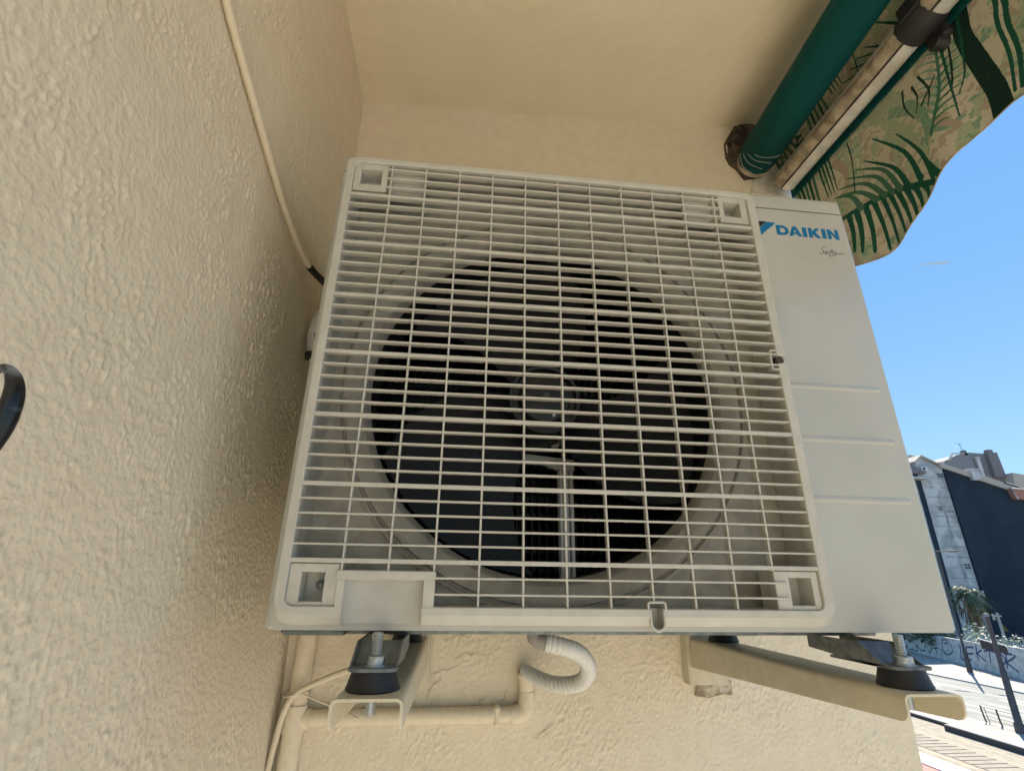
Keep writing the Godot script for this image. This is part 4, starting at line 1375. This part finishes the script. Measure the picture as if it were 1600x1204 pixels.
func street() -> void:
	slab("ground", Vector3(-700, GY - 0.5, -900), Vector3(900, GY - 0.02, 500), M.ground)
	slab("road", Vector3(32.95, GY - 0.3, -260), Vector3(45.5, GY, 200), M.asphalt)
	slab("far_kerb", Vector3(45.5, GY - 0.3, -260), Vector3(45.75, GY + 0.12, 200), M.kerb, 0.02)
	slab("far_pavement", Vector3(45.75, GY - 0.3, -260), Vector3(64, GY + 0.116, 200), M.paving)
	slab("tram_platform", Vector3(29.45, GY - 0.3, -31.2), Vector3(32.95, GY + 0.32, 40), M.paving, 0.02)
	slab("platform_side_shade", Vector3(29.42, GY - 0.3, -31.18), Vector3(29.448, GY + 0.27, 40), M.kerb_shade)
	slab("pavement_side_shade", Vector3(30.27, GY - 0.3, -260), Vector3(30.298, GY + 0.17, -31.25), M.kerb_shade)
	slab("near_pavement", Vector3(30.3, GY - 0.3, -260), Vector3(32.95, GY + 0.2, -31.2), M.paving, 0.02)
	slab("tram_bed", Vector3(24.25, GY - 0.3, -260), Vector3(30.3, GY - 0.004, 200), M.bed)
	slab("white_kerb_strip", Vector3(22.95, GY - 0.3, -260), Vector3(24.25, GY + 0.06, 200), M.white, 0.02)
	slab("red_lane", Vector3(18.5, GY - 0.3, -260), Vector3(22.95, GY - 0.002, 200), M.red)
	# painted lines, broken and full
	var st := sts()
	for x in [[35.75, 0.12], [37.3, 0.12], [42.4, 0.14]]:
		box(st, Vector3(x[0], GY + 0.004, -200), Vector3(x[0] + x[1], GY + 0.006, 120))
	tag(put("edge_lines", st, M.white), "", "", "", "structure")
	st = sts()
	for k in 26:
		box(st, Vector3(39.1, GY + 0.004, -120 + k * 7.5), Vector3(39.3, GY + 0.006, -115.5 + k * 7.5))
		box(st, Vector3(38.0, GY + 0.004, -118 + k * 9.0), Vector3(38.1, GY + 0.006, -113.5 + k * 9.0))
		box(st, Vector3(41.2, GY + 0.004, -121 + k * 7.5), Vector3(41.55, GY + 0.006, -118.5 + k * 7.5))
	tag(put("lane_dashes", st, M.white), "", "", "", "structure")
	# rails
	st = sts()
	for x in [28.45, 27.62, 27.35, 25.05, 24.8]:
		box(st, Vector3(x, GY - 0.05, -200), Vector3(x + 0.06, GY + 0.004, 100), 0.0)
	tag(put("tram_rails", st, M.rail), "", "", "", "structure")
	# slabs between the rails
	var bed := Node3D.new()
	bed.name = "track_slabs"
	add_child(bed)
	tag(bed, "", "", "", "structure")
	for k in 30:
		var s2 := sts()
		var z := -36.0 + k * 0.52
		box(s2, Vector3(25.25, GY - 0.02, z), Vector3(27.25, GY + 0.018, z + 0.42), 0.012)
		put("slab", s2, M.bed, bed)

func gp(s: float, h: float, out := 0.0) -> Vector3:
	var d := Vector2(-6.1, 18.0).normalized()
	var p := Vector2(57.6, -64.0) + d * s
	var n := Vector2(-d.y, d.x)
	return Vector3(p.x + n.x * out, GY + h, p.y + n.y * out)

func spray_stroke(st: SurfaceTool, pts: Array, w: float) -> void:
	var q := []
	for p in pts:
		q.append(Vector3(p.x, p.y, 0))
	var s := spline(q, 4)
	for i in s.size() - 1:
		var a := Vector2(s[i].x, s[i].y)
		var b := Vector2(s[i + 1].x, s[i + 1].y)
		var d := (b - a).normalized()
		var n := d.orthogonal() * w
		a -= d * w * 0.3
		b += d * w * 0.3
		var z := 0.006 + 0.0008 * (i % 5)
		quad(st, gp(a.x + n.x, a.y + n.y, z), gp(a.x - n.x, a.y - n.y, z), gp(b.x - n.x, b.y - n.y, z), gp(b.x + n.x, b.y + n.y, z), gp(0, 0, 1) - gp(0, 0, 0))

func street_things() -> void:
	# wall with graffiti across the street
	var w := thing("graffiti_wall", "long low white wall across the street, sprayed with blue and black graffiti", "wall", gp(11, 0))
	var st := sts()
	var out := gp(0, 0, 1) - gp(0, 0, 0)
	var segs := [[-30.0, 2.2, 7.0, 2.35], [7.0, 2.5, 15.2, 2.55], [19.0, 2.75, 45.0, 2.9]]
	for s in segs:
		var a := gp(s[0], 0)
		var b := gp(s[2], 0)
		quad(st, a, b, gp(s[2], s[3]), gp(s[0], s[1]), out)
		quad(st, gp(s[0], 0, -0.25), gp(s[2], 0, -0.25), gp(s[2], s[3], -0.25), gp(s[0], s[1], -0.25), -out)
		quad(st, gp(s[0], s[1]), gp(s[2], s[3]), gp(s[2], s[3], -0.25), gp(s[0], s[1], -0.25), Vector3.UP)
		quad(st, b, gp(s[2], s[3]), gp(s[2], s[3], -0.25), gp(s[2], 0, -0.25), b - a)
		quad(st, a, gp(s[0], s[1]), gp(s[0], s[1], -0.25), gp(s[0], 0, -0.25), a - b)
	quad(st, gp(15.2, 0), gp(19.0, 0), gp(19.0, 2.05), gp(15.2, 2.1), out)
	quad(st, gp(15.2, 2.1), gp(19.0, 2.05), gp(19.0, 2.05, -0.25), gp(15.2, 2.1, -0.25), Vector3.UP)
	put("render", st, M.gwall, w)
	st = sts()
	quad(st, gp(15.2, 2.1, 0.03), gp(19.0, 2.05, 0.03), gp(19.0, 2.72, 0.03), gp(15.2, 2.85, 0.03), out)
	quad(st, gp(15.2, 2.1, -0.2), gp(19.0, 2.05, -0.2), gp(19.0, 2.72, -0.2), gp(15.2, 2.85, -0.2), -out)
	put("brown_hoarding", st, M.brown, w)
	st = sts()
	tube(st, PackedVector3Array([gp(15.0, 2.95), gp(17.0, 2.85), gp(18.9, 2.78), gp(19.6, 2.2), gp(20.4, 2.15)]), 0.06, 6)
	put("broken_coping", st, M.white, w)
	st = sts()
	for k in 3:
		for s in segs.slice(0, 2):
			tube(st, PackedVector3Array([gp(s[0], 0.62 * (k + 0.9), 0.0), gp(s[2], 0.62 * (k + 0.9) + 0.1, 0.0)]), 0.012, 4)
	put("block_joints", st, M.stain, w)
	st = sts()
	var V := func(l: Array) -> Array:
		var o := []
		for i in range(0, l.size(), 2):
			o.append(Vector2(l[i], l[i + 1]))
		return o
	for l in [[11.52, 2.07, 11.29, 1.24, 11.14, 0.66, 11.75, 0.7, 12.0, 0.76], [12.5, 1.9, 12.23, 0.8, 12.9, 0.85], [12.51, 1.92, 13.2, 2.0, 13.85, 2.07], [12.45, 1.31, 13.47, 1.44], [14.3, 2.3, 14.15, 1.6, 14.02, 0.92], [13.97, 1.49, 15.06, 1.95], [14.08, 1.58, 15.23, 0.97], [15.4, 1.9, 16.17, 2.05, 17.1, 2.0], [16.2, 1.95, 16.05, 1.4, 15.99, 0.96], [17.8, 1.98, 18.2, 1.73, 18.23, 1.37, 17.73, 1.06, 17.3, 1.3, 17.4, 1.8, 17.8, 1.98], [18.38, 2.02, 19.2, 2.1, 19.83, 2.15, 19.53, 1.82, 18.18, 1.26], [18.6, 2.0, 18.4, 1.4, 18.2, 0.8], [18.36, 1.28, 19.0, 1.0, 19.6, 0.7]]:
		spray_stroke(st, V.call(l), 0.085)
	put("blue_lettering", st, M.spray, w)
	st = sts()
	for l in [[-0.99, 0.68, -0.22, 0.33, -0.67, 0.48, -0.22, 0.72, -0.61, 0.19], [0.07, 0.27, 0.97, 0.42, 1.53, 0.32, 2.15, 0.4, 2.07, 0.98, 2.46, 0.98, 3.0, 0.55, 3.81, 0.61, 4.16, 1.1, 4.53, 1.1, 4.82, 0.6, 5.33, 0.7, 5.69, 1.4], [5.83, 1.05, 6.97, 1.2, 6.46, 1.1, 6.45, 0.6], [8.03, 2.3, 8.36, 2.2, 9.22, 2.28, 9.73, 1.88, 9.8, 1.39, 9.53, 1.03, 8.85, 0.78, 8.25, 0.88, 7.98, 1.48, 8.13, 1.92, 8.4, 2.2], [7.42, 1.2, 7.86, 0.91, 8.29, 0.8], [8.5, 2.0, 8.82, 1.82, 9.02, 2.05, 9.25, 1.87]]:
		spray_stroke(st, V.call(l), 0.06)
	put("black_scrawl", st, M.sprayblack, w)
	# hedge over the wall, seen as one mass of leaves
	leaf_mass("hedge", "dark green ivy hedge spilling over the far end of the graffiti wall", "hedge", [[gp(-4, 2.6, -0.6), Vector3(3.2, 1.3, 2.2)], [gp(1.5, 2.6, -0.5), Vector3(3.0, 1.3, 2.4)], [gp(5.6, 2.45, -0.5), Vector3(2.2, 1.1, 2.0)], [gp(-10, 2.8, -0.7), Vector3(4, 1.6, 3)]], 2600, M.leaf, 0.22)
	leaf_mass("weeds", "dry grey weeds and rubble behind the graffiti wall", "weeds", [[gp(12.5, 2.7, -1.5), Vector3(2.2, 0.7, 1.5)], [gp(17, 2.8, -1.8), Vector3(2.4, 0.8, 1.2)], [gp(20.5, 2.9, -1.6), Vector3(2.2, 0.7, 1.2)], [gp(10.6, 3.2, -2.2), Vector3(1.3, 1.0, 1.0)]], 700, M.silver, 0.16)
	palm()
	# street lamp with two arms
	var lp := thing("street_lamp", "dark two armed street lamp standing on the far pavement, below the palm", "street lamp", Vector3(50.3, GY, -49.2))
	st = sts()
	tube(st, PackedVector3Array([Vector3(50.3, GY + 0.1, -49.2), Vector3(50.3, GY + 2.0, -49.2), Vector3(50.3, GY + 2.05, -49.2), Vector3(50.3, GY + 11.2, -49.2)]), [0.24, 0.2, 0.12, 0.07], 12)
	put("post", st, M.pole, lp)
	st = sts()
	var ad := Vector3(0.73, 0, 0.68)
	var top := Vector3(50.3, GY + 11.2, -49.2)
	tube(st, PackedVector3Array([top - ad * 1.6, top, top + ad * 1.6]), 0.05, 8)
	put("arm", st, M.pole, lp)
	for s in [-1.0, 1.0]:
		st = sts()
		tube(st, PackedVector3Array([top + ad * 0.8 * s, top + ad * 0.9 * s, top + ad * 1.7 * s, top + ad * 1.8 * s]), [0.06, 0.17, 0.16, 0.05], 10, true, 0.5)
		put("lantern", st, M.pole, lp)
	# heavy traction pole by the platform
	var bp := thing("traction_pole", "thick weathered brown pole beside the tram platform", "pole", Vector3(32.25, GY, -29.2))
	st = sts()
	tube(st, PackedVector3Array([Vector3(32.25, GY + 0.3, -29.2), Vector3(32.25, GY + 0.75, -29.2), Vector3(32.25, GY + 0.8, -29.2), Vector3(32.25, GY + 3.4, -29.2), Vector3(32.25, GY + 3.44, -29.2), Vector3(32.25, -1.72, -29.2)]), [0.26, 0.25, 0.185, 0.165, 0.13, 0.11], 16)
	put("shaft", st, M.pole, bp)
	st = sts()
	tube(st, PackedVector3Array([Vector3(32.25, -1.74, -29.2), Vector3(32.25, -1.6, -29.2), Vector3(32.25, -1.55, -29.2)]), [0.13, 0.13, 0.05], 12)
	put("cap", st, M.greypole, bp)
	# thin grey pole behind the wall
	var gpn := thing("cable_pole", "thin grey cable pole rising behind the graffiti wall", "pole", Vector3(56.0, GY, -50))
	st = sts()
	tube(st, PackedVector3Array([Vector3(56.0, GY, -50), Vector3(56.0, -2.7, -50)]), [0.16, 0.11], 10)
	put("shaft", st, M.greypole, gpn)
	st = sts()
	box(st, Vector3(55.4, -3.05, -50.06), Vector3(56.35, -2.93, -49.94))
	box(st, Vector3(55.35, -3.35, -50.05), Vector3(55.6, -2.8, -49.95), 0.02)
	put("crossarm", st, M.greypole, gpn)
	# railing along the platform
	var rl := thing("railing", "short dark railing of posts and wires at the road edge of the tram platform", "railing", Vector3(32.5, GY + 0.3, -30))
	var zs := [-31.5, -30.55, -29.6, -28.65, -27.7]
	for z in zs:
		st = sts()
		tube(st, PackedVector3Array([Vector3(32.62, GY + 0.3, z), Vector3(32.55, GY + 0.5, z), Vector3(32.5, GY + 0.9, z), Vector3(32.48, GY + 1.18, z)]), 0.045, 8)
		put("post", st, M.pole, rl)
	for k in 4:
		st = sts()
		var y := GY + 0.5 + 0.2 * k
		tube(st, PackedVector3Array([Vector3(32.52, y, -31.3), Vector3(32.52, y, -27.7)]), 0.012, 6)
		put("wire", st, M.pole, rl)
	st = sts()
	tube(st, PackedVector3Array([Vector3(32.56, GY + 0.32, -31.22), Vector3(32.52, GY + 0.6, -31.27), Vector3(32.5, GY + 1.05, -31.3), Vector3(32.5, GY + 1.1, -31.38)]), 0.022, 6)
	put("brace", st, M.pole, rl)

func leaf_mass(called: String, label: String, cat: String, blobs: Array, n: int, m: Material, size: float) -> void:
	var st := sts()
	for k in n:
		var b: Array = blobs[rng.randi() % blobs.size()]
		var d := Vector3(rng.randfn(), rng.randfn(), rng.randfn()).normalized() * pow(rng.randf(), 0.4)
		var p: Vector3 = b[0] + d * b[1]
		var q := Basis.from_euler(Vector3(rng.randf() * TAU, rng.randf() * TAU, rng.randf() * TAU))
		var s := size * rng.randf_range(0.6, 1.4)
		quad(st, p + q * Vector3(-s, 0, 0), p + q * Vector3(0, s * 0.45, 0.1 * s), p + q * Vector3(s, 0, 0), p + q * Vector3(0, -s * 0.45, 0.1 * s), q.z)
	tag(put(called, st, m), label, cat, "", "stuff")

func palm() -> void:
	var at := Vector3(63.4, GY, -60.0)
	var t := thing("palm_tree", "shaggy palm with drooping fronds and one yellow frond, behind the graffiti wall", "palm tree", at)
	var st := sts()
	tube(st, PackedVector3Array([at, at + Vector3(0.1, 3, 0), at + Vector3(0.3, 6.4, 0)]), [0.45, 0.38, 0.42], 12)
	put("trunk", st, M.trunk, t)
	var c := at + Vector3(0.3, 7.0, 0)
	# skirt of dead leaves
	st = sts()
	for k in 260:
		var a := rng.randf() * TAU
		var y := rng.randf_range(-4.0, -0.2)
		var r := 0.5 + rng.randf() * (0.5 + 0.18 * (y + 4.0))
		var p := c + Vector3(cos(a) * r, y, sin(a) * r)
		var e := p + Vector3(cos(a) * 0.2, -rng.randf_range(0.5, 1.1), sin(a) * 0.2)
		var s := Vector3(-sin(a), 0, cos(a)) * 0.09
		quad(st, p - s, p + s, e + s * 0.2, e - s * 0.2, Vector3(cos(a), 0.2, sin(a)))
	put("dead_fronds", st, M.deadleaf, t)
	var sets := [["leaf", 22], ["leaf2", 20], ["silver", 5]]
	for s in sets:
		for k in s[1]:
			var a := rng.randf() * TAU
			var up := rng.randf_range(-0.5, 1.25)
			one_frond(t, c, a, up, rng.randf_range(2.0, 3.0), M[s[0]])
	one_frond(t, c + Vector3(0.4, -1.6, 0.6), 0.35, -0.35, 2.6, M.yellow)

func one_frond(t: Node, c: Vector3, a: float, up: float, l: float, m: Material) -> void:
	var st := sts()
	var d := Vector3(cos(a), 0, sin(a))
	var side := Vector3(-sin(a), 0, cos(a))
	var prev := c
	for k in range(1, 9):
		var f := k / 8.0
		var p := c + d * l * f * (0.92 - 0.12 * f) + Vector3.UP * l * (up * f - (0.75 + 0.35 * up) * f * f)
		for s in [-1.0, 1.0]:
			for h in 2:
				var o := prev.lerp(p, 0.5 * h)
				var tip: Vector3 = o + side * s * l * 0.24 * (1.1 - f * 0.6) + d * l * 0.14 + Vector3.DOWN * l * 0.13
				tri(st, o, o + (p - prev) * 0.42, tip, Vector3.UP)
		prev = p
	put("frond", st, m, t)

# ---------------------------------------------------------------- buildings across the street
func far_buildings() -> void:
	var st := sts()
	# blue party wall
	var b := thing("blue_building", "tall building with a blank dark blue gable wall and sloping tan roof", "building", Vector3(95, GY, -78))
	prism(st, PackedVector2Array([Vector2(82.35, GY), Vector2(81.9, 18.2), Vector2(92.3, 15.1), Vector2(116, 8.0), Vector2(116, GY)]), -84, -75)
	put("gable_wall", st, M.navy, b)
	st = sts()
	prism(st, PackedVector2Array([Vector2(81.2, 18.42), Vector2(81.2, 19.25), Vector2(92.3, 15.95), Vector2(116, 8.9), Vector2(116, 8.02), Vector2(92.3, 15.12)]), -84, -74.7)
	put("roof_verge", st, M.tan, b)
	st = sts()
	prism(st, PackedVector2Array([Vector2(79.2, 21.2), Vector2(80.4, 21.5), Vector2(94, 18.1), Vector2(118, 11.2), Vector2(118, 9.4), Vector2(92.5, 16.4)]), -90, -79)
	put("upper_roof", st, M.tan, b)
	for k in [[93.5, 17.0, 2.6], [97.2, 16.4, 3.4]]:
		st = sts()
		prism(st, PackedVector2Array([Vector2(k[0], k[1] + 0.25), Vector2(k[0] + 0.3, k[1] + 0.75), Vector2(k[0] + k[2], k[1] + 0.75 - k[2] * 0.26), Vector2(k[0] + k[2] - 0.2, k[1] + 0.3 - k[2] * 0.26)]), -79, -78.8)
		var fr := put("skylight", st, M.dark, b)
		st = sts()
		prism(st, PackedVector2Array([Vector2(k[0] + 0.5, k[1] + 0.62), Vector2(k[0] + 0.6, k[1] + 0.74), Vector2(k[0] + k[2], k[1] + 0.82 - k[2] * 0.26), Vector2(k[0] + k[2], k[1] + 0.7 - k[2] * 0.26)]), -78.8, -78.7)
		put("skylight_rim", st, M.white, fr)
	st = sts()
	box(st, Vector3(86.3, 16.4, -75.4), Vector3(87.9, 18.15, -74.4), 0.05)
	box(st, Vector3(86.2, 18.15, -75.5), Vector3(88.0, 18.32, -74.3), 0.03)
	put("chimney", st, M.white_wall, b)
	st = sts()
	prism(st, PackedVector2Array([Vector2(92.5, 15.2), Vector2(93.1, 13.45), Vector2(99.5, 13.2), Vector2(101, 14.0), Vector2(99.5, 15.0)]), -75, -74.2)
	put("tiled_lean_to_roof", st, M.brick, b)
	st = sts()
	tube(st, PackedVector3Array([Vector3(101, 14.9, -74.15), Vector3(92.5, 15.15, -74.15), Vector3(93.1, 13.4, -74.15)]), 0.13, 6)
	put("flashing", st, M.white, b)
	# white stair tower
	var w := thing("white_building", "narrow weathered white building between the blue gable and the unit", "building", Vector3(79.5, GY, -76))
	st = sts()
	prism(st, PackedVector2Array([Vector2(77.05, GY), Vector2(77.05, 17.4), Vector2(77.2, 19.2), Vector2(78.4, 20.15), Vector2(81.88, 18.5), Vector2(82.33, GY)]), -86, -75.3)
	put("wall", st, M.white_wall, w)
	st = sts()
	prism(st, PackedVector2Array([Vector2(76.9, 19.35), Vector2(78.4, 20.5), Vector2(82.6, 18.6), Vector2(82.6, 18.38), Vector2(78.4, 20.17), Vector2(77.0, 19.1)]), -86, -75.0)
	put("roof", st, M.tan, w)
	st = sts()
	box(st, Vector3(79.55, 20.1, -77), Vector3(80.2, 20.75, -76.4))
	put("roof_vent", st, M.greywall, w)
	for k in 15:
		var y := 16.6 - 1.57 * k
		for s in [[78.35 + 0.5 * sin(k * 2.3), 79.75 - 0.4 * sin(k * 1.7), 0.05 * sin(k * 3.1)], [80.35 + 0.25 * sin(k * 1.3), 81.95, -0.02]]:
			st = sts()
			box(st, Vector3(s[0] + 0.006 * k, y + s[2], -75.32), Vector3(s[1] + 0.02 * k, y + s[2] + 0.09 + 0.04 * sin(k * 1.9), -75.24))
			put("string_course", st, M.stain, w)
	for p in [[80.6, 16.75, 1.15, 0.75], [79.05, 11.3, 0.75, 0.65], [80.35, 11.0, 1.5, 0.4], [80.75, 2.25, 1.05, 0.85]]:
		st = sts()
		box(st, Vector3(p[0] - 0.08, p[1] - 0.08, -75.35), Vector3(p[0] + p[2] + 0.08, p[1] + p[3] + 0.08, -75.25))
		var win := put("window", st, M.white_wall, w)
		for i in 2:
			for j in 2:
				st = sts()
				var pw: float = p[2] * 0.5
				var ph: float = p[3] * 0.5
				box(st, Vector3(p[0] + i * pw + 0.05, p[1] + j * ph + 0.05, -75.3), Vector3(p[0] + (i + 1) * pw - 0.05, p[1] + (j + 1) * ph - 0.05, -75.23))
				put("pane", st, M.dark, win)
	st = sts()
	prism(st, PackedVector2Array([Vector2(79.8, 13.6), Vector2(80.1, 15.0), Vector2(80.2, 12.5), Vector2(80.4, 9.4), Vector2(80.35, 7.0), Vector2(80.75, 3.1), Vector2(80.8, -2.0), Vector2(79.95, -2.0), Vector2(80.1, 3.0), Vector2(79.7, 6.5), Vector2(79.95, 9.7)]), -75.32, -75.285)
	put("rain_streak", st, M.streak, w)
	st = sts()
	box(st, Vector3(80.4, -1.9, -75.3), Vector3(82.1, -1.75, -74.6), 0.02)
	box(st, Vector3(80.4, -1.75, -74.66), Vector3(82.1, -0.9, -74.6), 0.02)
	put("balcony", st, M.white_wall, w)
	st = sts()
	var acp := Transform3D(Basis(), Vector3(78.25, 18.1, -75.0))
	box(st, Vector3(-0.5, -0.35, -0.28), Vector3(0.55, 0.35, 0.1), 0.03, acp)
	var small := put("small_air_conditioner", st, M.white, w)
	st = sts()
	lathe(st, [Vector2(0.001, 0.115), Vector2(0.2, 0.115), Vector2(0.24, 0.13), Vector2(0.27, 0.10)], Transform3D(Basis(Vector3(1, 0, 0), Vector3(0, 0, 1), Vector3(0, -1, 0)), Vector3(78.15, 18.1, -75.0)), 16)
	put("fan_guard", st, M.dark, small)
	# neighbour with slate roof
	var d := thing("slate_building", "building with grey slate roof left of the white one, its shadowed slit painted dark", "building", Vector3(72, GY, -78))
	st = sts()
	box(st, Vector3(62, GY, -84), Vector3(76.95, 16.2, -75.1))
	put("wall", st, M.white_wall, d)
	st = sts()
	box(st, Vector3(76.15, GY, -75.09), Vector3(76.97, 16.1, -74.95))
	put("slit_shade", st, M.navy, d)  # dark sheet painting the shadow in the slit beside the white building
	st = sts()
	prism(st, PackedVector2Array([Vector2(62, 16.6), Vector2(62, 21), Vector2(74.8, 19.0), Vector2(77.9, 17.45), Vector2(77.9, 17.2)]), -84, -74.5)
	put("roof", st, M.slate, d)
	st = sts()
	box(st, Vector3(62, 16.25, -84), Vector3(77.9, 16.58, -74.3), 0.03)
	put("eaves", st, M.white_wall, d)
	# grey roof block behind
	var g := thing("grey_building", "grey rooftop block with chimney and aerial behind the blue gable", "building", Vector3(112, GY, -97))
	st = sts()
	prism(st, PackedVector2Array([Vector2(100, 20), Vector2(104.6, 24.9), Vector2(107.6, 26.2), Vector2(111, 26.9), Vector2(114, 26.8), Vector2(117.9, 26.2), Vector2(118.2, 21.5), Vector2(118.2, GY), Vector2(100, GY)]), -104, -95)
	put("wall", st, M.greywall, g)
	st = sts()
	box(st, Vector3(114.6, 21.5, -95.6), Vector3(116.9, 26.95, -94.2), 0.04)
	box(st, Vector3(115.0, 26.95, -95.4), Vector3(116.2, 27.6, -94.4), 0.04)
	put("chimney", st, M.slate, g)
	st = sts()
	box(st, Vector3(111.6, 21.4, -94.9), Vector3(112.4, 25.6, -94.4), 0.05)
	box(st, Vector3(111.3, 25.6, -95.0), Vector3(112.6, 25.85, -94.3), 0.03)
	put("flue", st, M.white_wall, g)
	st = sts()
	box(st, Vector3(112.8, 22, -95.2), Vector3(114.3, 26, -94.9))
	put("light_panel", st, M.slate, g)
	st = sts()
	prism(st, PackedVector2Array([Vector2(109.6, 26.3), Vector2(110.6, 26.3), Vector2(110.3, 27.4), Vector2(109.9, 27.4)]), -96, -95)
	tube(st, PackedVector3Array([Vector3(110.1, 27.3, -95.5), Vector3(109.7, 28.9, -95.5)]), 0.06, 5)
	tube(st, PackedVector3Array([Vector3(109.0, 29.0, -95.5), Vector3(110.3, 28.85, -95.5)]), 0.05, 5)
	put("aerial", st, M.slate, g)
	st = sts()
	prism(st, PackedVector2Array([Vector2(104.9, 24.9), Vector2(106.4, 26.6), Vector2(109.3, 26.6), Vector2(109.3, 26.45), Vector2(106.7, 26.4), Vector2(105.4, 24.9)]), -94.9, -94.6)
	put("roof_frame", st, M.white_wall, g)
	st = sts()
	prism(st, PackedVector2Array([Vector2(117, 20), Vector2(117.5, 22.3), Vector2(135, 20.0), Vector2(135, 14)]), -100, -93)
	put("tiled_roof", st, M.tan, g)
